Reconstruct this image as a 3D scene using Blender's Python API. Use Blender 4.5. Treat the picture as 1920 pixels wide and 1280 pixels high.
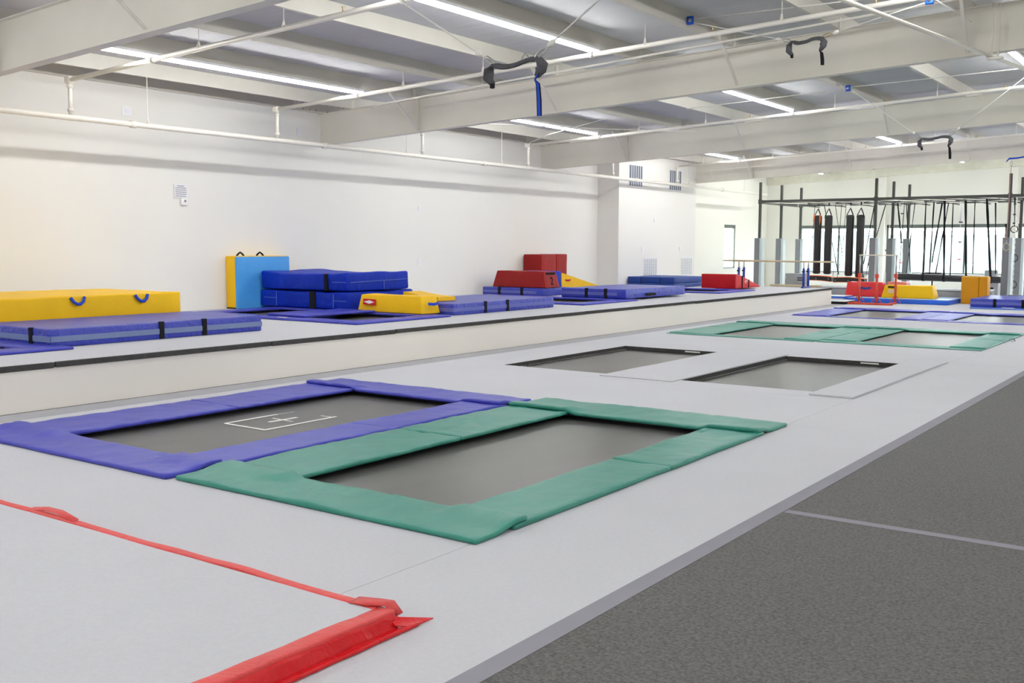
import bpy, bmesh, math, random
from mathutils import Vector, Matrix, noise

# ------------------------------------------------------------------ scene, camera, world, exposure
scene = bpy.context.scene
COL = scene.collection
for o in list(bpy.data.objects):
    bpy.data.objects.remove(o)
random.seed(7)

cam_data = bpy.data.cameras.new('camera')
cam_data.lens = 36.0
cam_data.sensor_width = 36.0
cam_data.clip_start = 0.05
cam_data.clip_end = 400
cam = bpy.data.objects.new('camera', cam_data)
COL.objects.link(cam)
YAW, PITCH, ROLL = 0.622838, 0.0927905, 0.00280
cy, sy, cp, sp = math.cos(YAW), math.sin(YAW), math.cos(PITCH), math.sin(PITCH)
fwd = Vector((-sy * cp, cy * cp, -sp))
right0 = Vector((cy, sy, 0))
up0 = right0.cross(fwd)
right = right0 * math.cos(ROLL) + up0 * math.sin(ROLL)
up = right.cross(fwd)
cam.matrix_world = Matrix(((right.x, up.x, -fwd.x, 0), (right.y, up.y, -fwd.y, 0),
                           (right.z, up.z, -fwd.z, 2.1), (0, 0, 0, 1)))
scene.camera = cam

world = bpy.data.worlds.new('world')
scene.world = world
world.use_nodes = True
wb = world.node_tree.nodes['Background']
wb.inputs[0].default_value = (0.93, 0.97, 1.0, 1)
wb.inputs[1].default_value = 12.0

vs = scene.view_settings
vs.view_transform = 'Standard'
vs.look = 'None'
vs.gamma = 1
vs.use_curve_mapping = False
vs.exposure = 0.0

LED_STRENGTH = 55.0
LED_COL = (0.99, 0.995, 0.975, 1)

# ------------------------------------------------------------------ materials
def s2l(c):
    return tuple((x / 255 / 12.92) if x / 255 <= 0.04045 else ((x / 255 + 0.055) / 1.055) ** 2.4 for x in c)

MATS = {}
def mat(name, rgb, rough=0.7, metal=0.0, spec=0.5, noise_scale=None, noise_amt=0.06, bump=None, bump_scale=40, bump_dist=0.03,
        stretch=None, coat=0.0, sheen=0.0):
    if name in MATS:
        return MATS[name]
    m = bpy.data.materials.new(name)
    m.use_nodes = True
    nt = m.node_tree
    b = nt.nodes['Principled BSDF']
    c = s2l(rgb)
    b.inputs['Base Color'].default_value = (*c, 1)
    b.inputs['Roughness'].default_value = rough
    b.inputs['Metallic'].default_value = metal
    b.inputs['Specular IOR Level'].default_value = spec
    b.inputs['Coat Weight'].default_value = coat
    b.inputs['Sheen Weight'].default_value = sheen
    tc = nt.nodes.new('ShaderNodeTexCoord')
    mp = nt.nodes.new('ShaderNodeMapping')
    nt.links.new(tc.outputs['Object'], mp.inputs[0])
    if stretch:
        mp.inputs['Scale'].default_value = stretch
    ns = nt.nodes.new('ShaderNodeTexNoise')
    ns.inputs['Scale'].default_value = noise_scale or 3.0
    ns.inputs['Detail'].default_value = 4
    nt.links.new(mp.outputs[0], ns.inputs['Vector'])
    mr = nt.nodes.new('ShaderNodeMapRange')
    mr.inputs[1].default_value = 0.3
    mr.inputs[2].default_value = 0.7
    mr.inputs[3].default_value = 1 - noise_amt
    mr.inputs[4].default_value = 1 + noise_amt
    nt.links.new(ns.outputs[0], mr.inputs[0])
    mx = nt.nodes.new('ShaderNodeVectorMath')
    mx.operation = 'SCALE'
    mx.inputs[0].default_value = c
    nt.links.new(mr.outputs[0], mx.inputs['Scale'])
    nt.links.new(mx.outputs[0], b.inputs['Base Color'])
    if bump:
        n2 = nt.nodes.new('ShaderNodeTexNoise')
        n2.inputs['Scale'].default_value = bump_scale
        n2.inputs['Detail'].default_value = 5
        nt.links.new(mp.outputs[0], n2.inputs['Vector'])
        bp = nt.nodes.new('ShaderNodeBump')
        bp.inputs['Strength'].default_value = bump
        bp.inputs['Distance'].default_value = bump_dist
        n2.inputs['Distortion'].default_value = 0.8
        nt.links.new(n2.outputs[0], bp.inputs['Height'])
        nt.links.new(bp.outputs[0], b.inputs['Normal'])
    MATS[name] = m
    return m

def emit(name, col, strength):
    m = bpy.data.materials.new(name)
    m.use_nodes = True
    nt = m.node_tree
    nt.nodes.clear()
    e = nt.nodes.new('ShaderNodeEmission')
    e.inputs[0].default_value = col
    e.inputs[1].default_value = strength
    o = nt.nodes.new('ShaderNodeOutputMaterial')
    nt.links.new(e.outputs[0], o.inputs[0])
    MATS[name] = m
    return m

def carpet(name, rgb, dark, scale, amt):
    """short pile carpet: speckle in two scales"""
    m = mat(name, rgb, rough=0.95, spec=0.1, bump=0.35, bump_scale=160, noise_scale=0.8, noise_amt=0.02, sheen=0.15)
    nt = m.node_tree
    b = nt.nodes['Principled BSDF']
    src = b.inputs['Base Color'].links[0].from_socket
    n = nt.nodes.new('ShaderNodeTexNoise')
    n.inputs['Scale'].default_value = scale
    n.inputs['Detail'].default_value = 6
    n.inputs['Roughness'].default_value = 0.75
    tc = [x for x in nt.nodes if x.type == 'TEX_COORD'][0]
    nt.links.new(tc.outputs['Object'], n.inputs['Vector'])
    r = nt.nodes.new('ShaderNodeMapRange')
    r.inputs[1].default_value = 0.35
    r.inputs[2].default_value = 0.65
    r.inputs[3].default_value = 1 - amt
    r.inputs[4].default_value = 1 + amt
    nt.links.new(n.outputs[0], r.inputs[0])
    v = nt.nodes.new('ShaderNodeVectorMath')
    v.operation = 'SCALE'
    nt.links.new(src, v.inputs[0])
    nt.links.new(r.outputs[0], v.inputs['Scale'])
    nt.links.new(v.outputs[0], b.inputs['Base Color'])
    return m

M_FLOOR = carpet('white_carpet', (206, 206, 212), None, 30, 0.035)
M_DARK = carpet('grey_carpet_pile', (95, 94, 92), None, 48, 0.55)
M_STRIP = mat('hook_loop_strip', (146, 144, 152), rough=0.9, spec=0.1, noise_amt=0.03)
M_STRIP2 = mat('floor_edge_strip', (184, 184, 189), rough=0.9, spec=0.1, noise_amt=0.03)
M_WALL = mat('wall_paint', (238, 236, 231), rough=0.75, spec=0.25, noise_scale=0.4, noise_amt=0.012)
M_WALLFAR = mat('wall_paint_daylit', (243, 242, 232), rough=0.75, spec=0.25, noise_scale=0.4, noise_amt=0.012)  # lighter, yellower copy of the wall paint; daylight is put into its colour
M_PLAT = mat('platform_board', (232, 227, 219), rough=0.6, spec=0.3, noise_scale=1.5, noise_amt=0.02, stretch=(1, .3, 1))
M_STEEL = mat('painted_steel', (232, 228, 217), rough=0.5, spec=0.4, noise_scale=1.2, noise_amt=0.03)
M_PURLIN = mat('painted_purlin', (214, 210, 200), rough=0.5, spec=0.4, noise_scale=2, noise_amt=0.03)
M_CEIL = mat('vinyl_insulation', (206, 206, 208), rough=0.8, spec=0.2, noise_scale=1.2, noise_amt=0.02, bump=0.9, bump_scale=1.6, stretch=(0.35, 2.2, 1))
M_PIPE = mat('white_pipe_paint', (238, 234, 224), rough=0.4, spec=0.5, noise_amt=0.02)
M_BLACKEDGE = mat('black_foam_edge', (72, 71, 70), rough=0.9, spec=0.1, noise_scale=12, noise_amt=0.12)
M_PIT = mat('pit_liner', (40, 40, 41), rough=0.9, spec=0.1)
M_BED = mat('trampoline_mesh', (88, 87, 84), rough=0.34, spec=0.42, noise_scale=1.6, noise_amt=0.14, stretch=(1, .35, 1), bump=0.04, bump_scale=5)
M_BLUE = mat('violet_blue_vinyl', (60, 64, 176), rough=0.40, spec=0.42, noise_scale=3, noise_amt=0.05, bump=0.3, bump_scale=3.0)
M_GREEN = mat('green_vinyl', (48, 134, 118), rough=0.40, spec=0.42, noise_scale=3, noise_amt=0.05, bump=0.3, bump_scale=3.0)
M_ROYAL = mat('royal_blue_vinyl', (4, 46, 176), rough=0.5, spec=0.22, noise_scale=3, noise_amt=0.06, bump=1.0, bump_scale=3.5)
M_NAVY = mat('navy_vinyl', (26, 62, 138), rough=0.5, spec=0.4, noise_scale=3, noise_amt=0.06, bump=0.3, bump_scale=4)
M_BLUESIDE = mat('blue_mat_vinyl', (44, 58, 168), rough=0.36, spec=0.62, noise_scale=3, noise_amt=0.05, bump=0.9, bump_scale=7)
M_SKY = mat('light_blue_vinyl', (74, 158, 226), rough=0.45, spec=0.4, noise_scale=2, noise_amt=0.04, bump=0.4, bump_scale=3)
M_YEL = mat('yellow_vinyl', (248, 196, 18), rough=0.5, spec=0.28, noise_scale=2, noise_amt=0.04, bump=0.4, bump_scale=3)
M_ORANGE = mat('amber_vinyl', (214, 146, 16), rough=0.5, spec=0.3, noise_scale=2, noise_amt=0.04, bump=0.3, bump_scale=3)
M_RED = mat('red_vinyl', (196, 22, 32), rough=0.45, spec=0.3, noise_scale=3, noise_amt=0.06, bump=0.5, bump_scale=4)
M_BRIGHTRED = mat('bright_red_vinyl', (222, 44, 48), rough=0.35, spec=0.5, noise_scale=3, noise_amt=0.05, bump=0.5, bump_scale=5)
M_MAROON = mat('maroon_vinyl', (146, 24, 24), rough=0.5, spec=0.25, noise_scale=3, noise_amt=0.06, bump=0.5, bump_scale=4)
M_PINK = mat('pale_red_vinyl', (226, 130, 130), rough=0.35, spec=0.5, noise_scale=3, noise_amt=0.1, bump=0.4, bump_scale=4)
M_MESH = mat('grey_air_mesh', (118, 132, 172), rough=0.8, spec=0.2, noise_scale=60, noise_amt=0.08)
M_MESH2 = mat('lavender_air_mesh', (104, 110, 180), rough=0.8, spec=0.2, noise_scale=60, noise_amt=0.08)
M_BLACK = mat('black_webbing', (26, 26, 30), rough=0.8, spec=0.2)
M_BLACKV = mat('black_vinyl', (34, 34, 36), rough=0.35, spec=0.5, bump=0.3, bump_scale=4)
M_GREYF = mat('grey_fleece', (84, 84, 88), rough=0.9, spec=0.1, noise_scale=20, noise_amt=0.15)
M_WEBBLUE = mat('blue_webbing', (28, 70, 190), rough=0.6, spec=0.3)
M_ROPE = mat('white_rope', (232, 230, 224), rough=0.8, spec=0.2)
M_CHROME = mat('zinc_steel', (180, 180, 178), rough=0.3, metal=0.9)
M_BRASS = mat('brass_clip', (176, 158, 110), rough=0.35, metal=0.8)
M_PULLEY = mat('blue_pulley_paint', (20, 82, 200), rough=0.35, spec=0.5)
M_RACK = mat('dark_perforated_steel', (72, 74, 70), rough=0.55, spec=0.4, noise_scale=30, noise_amt=0.3)
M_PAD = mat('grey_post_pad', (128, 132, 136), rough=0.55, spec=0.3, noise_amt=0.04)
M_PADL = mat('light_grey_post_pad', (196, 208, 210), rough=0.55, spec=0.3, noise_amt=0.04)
M_WHITEP = mat('white_plastic', (240, 240, 242), rough=0.4, spec=0.4, noise_amt=0.01)
M_PAPER = mat('white_paper', (236, 236, 242), rough=0.8, spec=0.1, noise_amt=0.01)
M_INK = mat('grey_ink', (150, 148, 156), rough=0.8, spec=0.1)
M_BLACKINK = mat('black_ink', (24, 24, 26), rough=0.8, spec=0.1)
M_VENTD = mat('vent_slot', (132, 138, 150), rough=0.7, spec=0.2)
M_WOOD = mat('pale_wood', (196, 178, 146), rough=0.5, spec=0.3, noise_scale=8, noise_amt=0.08, stretch=(.2, 2, 2))
M_TAPE = mat('white_tape', (244, 243, 238), rough=0.7, spec=0.2)
M_FRAMEG = mat('grey_green_window_frame', (112, 122, 116), rough=0.5, spec=0.3)
M_HBRED = mat('orange_red_paint', (206, 74, 50), rough=0.45, spec=0.4)
M_HBWHITE = mat('cream_bar', (228, 222, 204), rough=0.4, spec=0.4)
M_GREYBLK = mat('grey_foam_cover', (158, 162, 166), rough=0.6, spec=0.3, noise_amt=0.08)
M_PALE = mat('pale_grey_panel', (222, 226, 230), rough=0.6, spec=0.3)
M_CONC = mat('concrete', (196, 194, 186), rough=0.9, spec=0.1, noise_amt=0.05)
M_BARK = mat('bark', (176, 168, 156), rough=0.9, spec=0.1, noise_scale=9, noise_amt=0.15)
M_FACADE = mat('pale_facade', (150, 164, 166), rough=0.9, spec=0.1)
M_CAR = mat('pale_car_paint', (190, 208, 204), rough=0.3, spec=0.5)
M_LED = emit('led_diffuser', LED_COL, LED_STRENGTH)
gl = bpy.data.materials.new('window_glass')
gl.use_nodes = True
_nt = gl.node_tree
_nt.nodes.clear()
_g = _nt.nodes.new('ShaderNodeBsdfGlossy'); _g.inputs['Roughness'].default_value = 0.02
_t = _nt.nodes.new('ShaderNodeBsdfTransparent'); _t.inputs[0].default_value = (0.95, 0.98, 0.97, 1)
_mx = _nt.nodes.new('ShaderNodeMixShader'); _mx.inputs[0].default_value = 0.05
_o = _nt.nodes.new('ShaderNodeOutputMaterial')
_nt.links.new(_t.outputs[0], _mx.inputs[1]); _nt.links.new(_g.outputs[0], _mx.inputs[2]); _nt.links.new(_mx.outputs[0], _o.inputs[0])
M_GLASS = gl

# ------------------------------------------------------------------ helpers
def add_faces(bm, vs_, fs):
    v = [bm.verts.new(p) for p in vs_]
    for f in fs:
        try:
            bm.faces.new([v[i] for i in f])
        except ValueError:
            pass
    return v

def box(bm, x0, x1, y0, y1, z0, z1, fn=None):
    ps = [Vector((x, y, z)) for z in (z0, z1) for y in (y0, y1) for x in (x0, x1)]
    if fn:
        ps = [fn(p) for p in ps]
    add_faces(bm, ps, [(0, 2, 3, 1), (4, 5, 7, 6), (0, 1, 5, 4), (1, 3, 7, 5), (3, 2, 6, 7), (2, 0, 4, 6)])

def rbox(bm, x0, x1, y0, y1, z0, z1, r=0.02, nx=1, ny=1, nz=1, fn=None):
    """rounded box with a surface grid; fn displaces each point"""
    r = min(r, (x1 - x0) * .49, (y1 - y0) * .49, (z1 - z0) * .49)
    def axis(a, b, n):
        inner = [a + r + (b - a - 2 * r) * i / max(1, n) for i in range(max(1, n) + 1)]
        return [a, a + r * .3] + inner + [b - r * .3, b]
    X, Y, Z = axis(x0, x1, nx), axis(y0, y1, ny), axis(z0, z1, nz)
    cache = {}
    def V(i, j, k):
        key = (i, j, k)
        if key not in cache:
            p = Vector((X[i], Y[j], Z[k]))
            c = Vector((min(max(p.x, x0 + r), x1 - r), min(max(p.y, y0 + r), y1 - r), min(max(p.z, z0 + r), z1 - r)))
            d = p - c
            if d.length > 1e-9:
                p = c + d.normalized() * r
            if fn:
                p = fn(p)
            cache[key] = bm.verts.new(p)
        return cache[key]
    a, b, c = len(X) - 1, len(Y) - 1, len(Z) - 1
    F = bm.faces.new
    for i in range(a):
        for j in range(b):
            F((V(i, j, 0), V(i, j + 1, 0), V(i + 1, j + 1, 0), V(i + 1, j, 0)))
            F((V(i, j, c), V(i + 1, j, c), V(i + 1, j + 1, c), V(i, j + 1, c)))
    for i in range(a):
        for k in range(c):
            F((V(i, 0, k), V(i + 1, 0, k), V(i + 1, 0, k + 1), V(i, 0, k + 1)))
            F((V(i, b, k), V(i, b, k + 1), V(i + 1, b, k + 1), V(i + 1, b, k)))
    for j in range(b):
        for k in range(c):
            F((V(0, j, k), V(0, j, k + 1), V(0, j + 1, k + 1), V(0, j + 1, k)))
            F((V(a, j, k), V(a, j + 1, k), V(a, j + 1, k + 1), V(a, j, k + 1)))

def tube(bm, pts, r, n=8, cap=True, flat=1.0):
    """round (or flattened) tube along a polyline"""
    pts = [Vector(p) for p in pts]
    rings = []
    prev = None
    for i, p in enumerate(pts):
        if i == 0: d = pts[1] - p
        elif i == len(pts) - 1: d = p - pts[i - 1]
        else: d = (pts[i + 1] - p).normalized() + (p - pts[i - 1]).normalized()
        d.normalize()
        if prev is None:
            a = d.cross(Vector((0, 0, 1)))
            if a.length < 1e-3: a = d.cross(Vector((1, 0, 0)))
            a.normalize()
        else:
            a = prev - d * prev.dot(d)
            a.normalize()
        prev = a
        b = d.cross(a)
        rr = r[i] if isinstance(r, (list, tuple)) else r
        rings.append([bm.verts.new(p + a * rr * math.cos(2 * math.pi * k / n) + b * rr * flat * math.sin(2 * math.pi * k / n)) for k in range(n)])
    for q in range(len(rings) - 1):
        for k in range(n):
            bm.faces.new((rings[q][k], rings[q][(k + 1) % n], rings[q + 1][(k + 1) % n], rings[q + 1][k]))
    if cap:
        bm.faces.new(rings[0][::-1]); bm.faces.new(rings[-1])

def ribbon(bm, pts, w, t, wdir=(1, 0, 0)):
    """flat strap: width w along wdir, thickness t"""
    pts = [Vector(p) for p in pts]
    W = Vector(wdir).normalized()
    rings = []
    for i, p in enumerate(pts):
        d = (pts[min(i + 1, len(pts) - 1)] - pts[max(i - 1, 0)]).normalized()
        ww = w[i] if isinstance(w, (list, tuple)) else w
        nrm = d.cross(W)
        if nrm.length < 1e-4: nrm = Vector((0, 0, 1))
        nrm.normalize()
        rings.append([bm.verts.new(p + W * ww / 2 * a + nrm * t / 2 * b) for a, b in ((-1, -1), (1, -1), (1, 1), (-1, 1))])
    for q in range(len(rings) - 1):
        for k in range(4):
            bm.faces.new((rings[q][k], rings[q][(k + 1) % 4], rings[q + 1][(k + 1) % 4], rings[q + 1][k]))
    bm.faces.new(rings[0][::-1]); bm.faces.new(rings[-1])

def obj(name, bm, m, parent=None, smooth=False, loc=None):
    bmesh.ops.recalc_face_normals(bm, faces=bm.faces)
    me = bpy.data.meshes.new(name)
    bm.to_mesh(me)
    bm.free()
    me.materials.append(m)
    if smooth:
        for p in me.polygons: p.use_smooth = True
    o = bpy.data.objects.new(name, me)
    COL.objects.link(o)
    if parent:
        o.parent = parent
        pl = Vector((0, 0, 0)); q = parent
        while q: pl += q.location; q = q.parent
        me.transform(Matrix.Translation(-pl))       # meshes are given in world coordinates
    elif loc is not None:
        me.transform(Matrix.Translation(-Vector(loc)))
        o.location = loc
    return o

def B(fn, *a, **k):
    bm = bmesh.new()
    fn(bm, *a, **k)
    return bm

def thing(name, label, cat, loc=(0, 0, 0), group=None):
    o = bpy.data.objects.new(name, None)
    o.empty_display_size = 0.1
    COL.objects.link(o)
    o.location = loc
    o['label'] = label; o['category'] = cat
    if group: o['group'] = group
    return o

def tag(o, label, cat, group=None):
    o['label'] = label; o['category'] = cat
    if group: o['group'] = group
    return o

def struct(o):
    o['kind'] = 'structure'
    return o

def sempty(name, loc=(0, 0, 0)):
    o = bpy.data.objects.new(name, None)
    COL.objects.link(o)
    o.location = loc
    return struct(o)

def text(s, size, m, parent, loc, rot, name='lettering'):
    cu = bpy.data.curves.new(name, 'FONT')
    cu.body = s; cu.size = size; cu.extrude = 0.002; cu.align_x = 'CENTER'; cu.align_y = 'CENTER'
    tmp = bpy.data.objects.new('tmp', cu)
    COL.objects.link(tmp)
    me = bpy.data.meshes.new_from_object(tmp.evaluated_get(bpy.context.evaluated_depsgraph_get()))
    bpy.data.objects.remove(tmp)
    me.materials.append(m)
    me.transform(Matrix.Translation(Vector(loc)) @ rot)
    o = bpy.data.objects.new(name, me)
    COL.objects.link(o)
    o.parent = parent
    pl = Vector((0, 0, 0)); q = parent
    while q: pl += q.location; q = q.parent
    me.transform(Matrix.Translation(-pl))
    return o

ROT_PX = Matrix.Rotation(math.pi / 2, 4, 'Z') @ Matrix.Rotation(math.pi / 2, 4, 'X')      # reads on a face looking to +X
ROT_NY = Matrix.Rotation(math.pi / 2, 4, 'X')                                             # reads on a face looking to -Y

XW, XE, YN, YF = -19.8, 13.0, -11.6, 49.4        # room
RX, RY0, RY1 = -18.9, 33.0, 39.42                # the boxed-out bay of the left wall
ZP = 0.6                                         # raised platform
sl = lambda x: 0.0417 * (x + 19.8)               # roof slope
CZ = 5.78                                        # ceiling height at the left wall

# ------------------------------------------------------------------ floors
def slab_with_holes(bm, x0, x1, y0, y1, z0, z1, holes, g=0.002):
    x0 += g; x1 -= g; y0 += g; y1 -= g
    xs = sorted({x0, x1, *[h[0] for h in holes], *[h[1] for h in holes]})
    ys = sorted({y0, y1, *[h[2] for h in holes], *[h[3] for h in holes]})
    xs = [x for x in xs if x0 <= x <= x1]; ys = [y for y in ys if y0 <= y <= y1]
    def hole(i, j):
        if i < 0 or j < 0 or i >= len(xs) - 1 or j >= len(ys) - 1: return True
        cx, cy_ = (xs[i] + xs[i + 1]) / 2, (ys[j] + ys[j + 1]) / 2
        return any(h[0] < cx < h[1] and h[2] < cy_ < h[3] for h in holes)
    cv = {}
    def V(i, j, z):
        k = (i, j, z)
        if k not in cv: cv[k] = bm.verts.new((xs[i], ys[j], z))
        return cv[k]
    for i in range(len(xs) - 1):
        for j in range(len(ys) - 1):
            if hole(i, j): continue
            bm.faces.new((V(i, j, z1), V(i + 1, j, z1), V(i + 1, j + 1, z1), V(i, j + 1, z1)))
            bm.faces.new((V(i, j, z0), V(i, j + 1, z0), V(i + 1, j + 1, z0), V(i + 1, j, z0)))
            for di, dj, a, b in ((-1, 0, (i, j), (i, j + 1)), (1, 0, (i + 1, j), (i + 1, j + 1)), (0, -1, (i, j), (i + 1, j)), (0, 1, (i, j + 1), (i + 1, j + 1))):
                if hole(i + di, j + dj):
                    bm.faces.new((V(*a, z0), V(*b, z0), V(*b, z1), V(*a, z1)))

LOW = dict(b1=(-10.46, -8.40, 6.15, 10.60), g1=(-6.85, -4.93, 6.2, 10.70),
           k1=(-10.68, -8.52, 14.62, 19.0), k2=(-7.2, -5.0, 14.60, 19.1),
           g2=(-10.36, -8.48, 22.62, 26.50), g3=(-7.0, -5.0, 22.9, 26.62),
           b2=(-10.38, -8.28, 30.85, 34.55), b3=(-6.92, -4.92, 31.1, 34.4))
GR = lambda h, g=.25: (h[0] - g, h[1] + g, h[2] - g, h[3] + g)
PLAT = [(-18.4, -14.15, 6.15 , 7.75), (-18.4, -14.15, 14.45, 16.35), (-18.4, -14.15, 22.62, 24.55), (-18.4, -14.15, 30.9, 32.85)]

fl = sempty('floor')
XF0, XSEAM, XF1 = -12.4, -4.36, -3.04
obj('floor_panel', B(slab_with_holes, XF0 + .5, XSEAM, YN, 14.05, -0.06, 0, [GR(LOW['b1']), GR(LOW['g1'])], .003), M_FLOOR, fl)
obj('floor_panel', B(slab_with_holes, XF0 + .5, XSEAM, 14.05, 19.76, -0.06, 0, [LOW['k1'], LOW['k2']], .003), M_FLOOR, fl)
obj('floor_panel', B(slab_with_holes, XF0 + .5, XSEAM, 19.76, 28.6, -0.06, 0, [GR(LOW['g2']), GR(LOW['g3'])]), M_FLOOR, fl)
obj('floor_panel', B(slab_with_holes, XF0 + .5, XSEAM, 28.6, 37.42, -0.06, 0, [GR(LOW['b2']), GR(LOW['b3'])]), M_FLOOR, fl)
obj('floor_panel', B(slab_with_holes, XSEAM, XF1, YN, 11.7, -0.06, 0, []), M_FLOOR, fl)
obj('floor_panel', B(slab_with_holes, XSEAM, XF1, 11.7, 19.72, -0.06, 0, []), M_FLOOR, fl)
obj('floor_panel', B(slab_with_holes, XSEAM, XF1, 19.72, 37.42, -0.06, 0, []), M_FLOOR, fl)
obj('floor_panel', B(slab_with_holes, XW, XE, 37.42, YF, -0.06, 0, []), M_FLOOR, fl)
obj('edge_strip', B(box, XF0, XF0 + .5, YN, 37.42, -0.06, -0.002), M_STRIP2, fl)
obj('subfloor', B(slab_with_holes, XW, XE, YN, YF, -0.9, -0.8, []), M_PIT, fl)

cp_ = struct(obj('floor_carpet', B(box, XF1 + .0, XE, YN, 37.42, -0.05, 0.004), M_DARK))
obj('seam_strip', B(box, XF1 + .005, XF1 + .14, YN, 37.4, 0.0045, 0.007), M_STRIP, cp_)
for yy in (-4.3, 7.77, 19.9, 32.0):
    obj('seam_strip', B(box, XF1 + .15, XE - .1, yy - .05, yy + .05, 0.0045, 0.007), M_STRIP, cp_)

# raised platform along the left wall
pf = sempty('floor_platform', (-12.42, 0, 0))
obj('deck', B(slab_with_holes, XW, -12.44, YN, 37.4, ZP - .05, ZP, [GR(h) for h in PLAT]), M_FLOOR, pf)
# black foam edge, in lengths that do not quite line up
yy = YN
k = 0
while yy < 37.3:
    y1 = min(37.4, yy + (2.9 if k % 3 else 3.6))
    dz = random.uniform(-.012, .006)
    dx = random.uniform(0, .015)
    obj('edge_foam', B(rbox, -12.46, -12.405 + dx, yy + .01, y1 - .01, ZP - .065 + dz, ZP + .002 + dz * .3, .008, 1, 4, 1), M_BLACKEDGE, pf)
    yy = y1; k += 1
obj('side_panel', B(box, -12.46, -12.42, YN, 37.4, 0, ZP - .066), M_PLAT, pf)
obj('end_panel', B(box, XW, -12.461, 37.36, 37.4, 0, ZP - .052), M_PLAT, pf)
obj('edge_foam', B(box, XW, -12.45, 37.401, 37.44, ZP - .06, ZP), M_BLACKEDGE, pf)
obj('platform_underlay', B(box, XW, -12.5, YN, 37.3, 0.02, 0.05), M_PIT, pf)

# ------------------------------------------------------------------ walls
def wall_plane(bm, axis, c0, c1, a0, a1, z0, z1, holes):
    """slab wall; axis 'x' = wall whose normal is X (spans Y), holes (a0,a1,z0,z1)"""
    xs = sorted({a0, a1, *[h[0] for h in holes], *[h[1] for h in holes]})
    zs = sorted({z0, z1, *[h[2] for h in holes], *[h[3] for h in holes]})
    for i in range(len(xs) - 1):
        for k in range(len(zs) - 1):
            cx, cz = (xs[i] + xs[i + 1]) / 2, (zs[k] + zs[k + 1]) / 2
            if any(h[0] < cx < h[1] and h[2] < cz < h[3] for h in holes): continue
            if axis == 'x': box(bm, c0, c1, xs[i], xs[i + 1], zs[k], zs[k + 1])
            else: box(bm, xs[i], xs[i + 1], c0, c1, zs[k], zs[k + 1])
    bmesh.ops.remove_doubles(bm, verts=bm.verts, dist=1e-5)

WL = (44.35, 45.65, 1.1, 3.12)
wl = struct(obj('wall_left', B(wall_plane, 'x', XW - .2, XW, YN, RY1, -.95, 6.0, []), M_WALL))
wl2 = obj('end_bay', B(wall_plane, 'x', XW - .2, XW, RY1 + .001, YF + .2, -.95, 6.0, [WL]), M_WALLFAR, wl)
obj('boxed_bay', B(box, XW + .001, RX, RY0, RY1, ZP + .001, 5.74), M_WALL, wl)
W2 = [(-18.05, -14.35, .9, 3.14), (-13.9, -8.75, .9, 3.14), (-8.3, -3.0, .9, 3.14), (-2.5, 2.8, .9, 3.14), (3.3, 8.6, .9, 3.14)]
wb_ = struct(obj('wall_back', B(wall_plane, 'y', YF, YF + .2, XW - .2, XE, -.95, 7.3, W2), M_WALLFAR))
for x in (-14.12, -8.52, -2.75, 3.05):
    obj('pilaster', B(box, x - .16, x + .16, YF - .22, YF - .001, 0, 5.1 + sl(x)), M_WALLFAR, wb_)
def _fascia(bm):
    ps = []
    for x in (XW + .01, XE - .01):
        for y in (YF - .12, YF - .001):
            for z in (5.14, 5.74):
                ps.append((x, y, z + sl(x)))
    add_faces(bm, ps, [(0, 1, 3, 2), (4, 6, 7, 5), (0, 4, 5, 1), (2, 3, 7, 6), (0, 2, 6, 4), (1, 5, 7, 3)])
obj('fascia', B(_fascia), mat('fascia_paint', (232, 230, 212), rough=.6), wb_)
struct(obj('wall_right', B(box, XE, XE + .2, YN, YF, -.95, 7.4), M_WALL))
struct(obj('wall_front', B(box, XW - .2, XE, YN - .2, YN, -.95, 7.4), M_WALL))

# windows
def window(name, axis, c, a0, a1, z0, z1, bars):
    w = sempty(name)
    def bx(bm, p0, p1, q0, q1, d=.05):
        if axis == 'y': box(bm, p0, p1, c + .04, c + .04 + d, q0, q1)
        else: box(bm, c - .04 - d, c - .04, p0, p1, q0, q1)
    t = .08
    bm = bmesh.new()
    bx(bm, a0 + .001, a1 - .001, z1 - .16, z1 - .001); bx(bm, a0 + .001, a1 - .001, z0 + .001, z0 + t * .6)
    bx(bm, a0 + .001, a0 + t, z0, z1); bx(bm, a1 - t, a1 - .001, z0, z1)
    obj('window_frame', bm, M_FRAMEG, w)
    for b in bars:
        obj('mullion', B(bx, b - .04, b + .04, z0 + .05, z1 - .16), M_FRAMEG, w)
    edges = [a0 + t] + list(bars) + [a1 - t]
    for p, q in zip(edges, edges[1:]):
        bm = bmesh.new(); bx(bm, p + .03, q - .03, z0 + .05, z1 - .16, .008)
        obj('pane', bm, M_GLASS, w)
    bm = bmesh.new()
    if axis == 'y': box(bm, a0, a1, c - .02, c + .03, z0 - .03, z0 - .001)
    else: box(bm, c - .03, c + .02, a0, a1, z0 - .03, z0 - .001)
    obj('window_sill', bm, M_WHITEP, w)
    return w
window('window_1', 'x', XW, *WL, [])
for i, h in enumerate(W2):
    n = 2 if i else 1
    window(f'window_{i + 2}', 'y', YF, *h, [h[0] + (h[1] - h[0]) * (j + 1) / (n + 1) for j in range(n)] if i else [-16.15])

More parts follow.
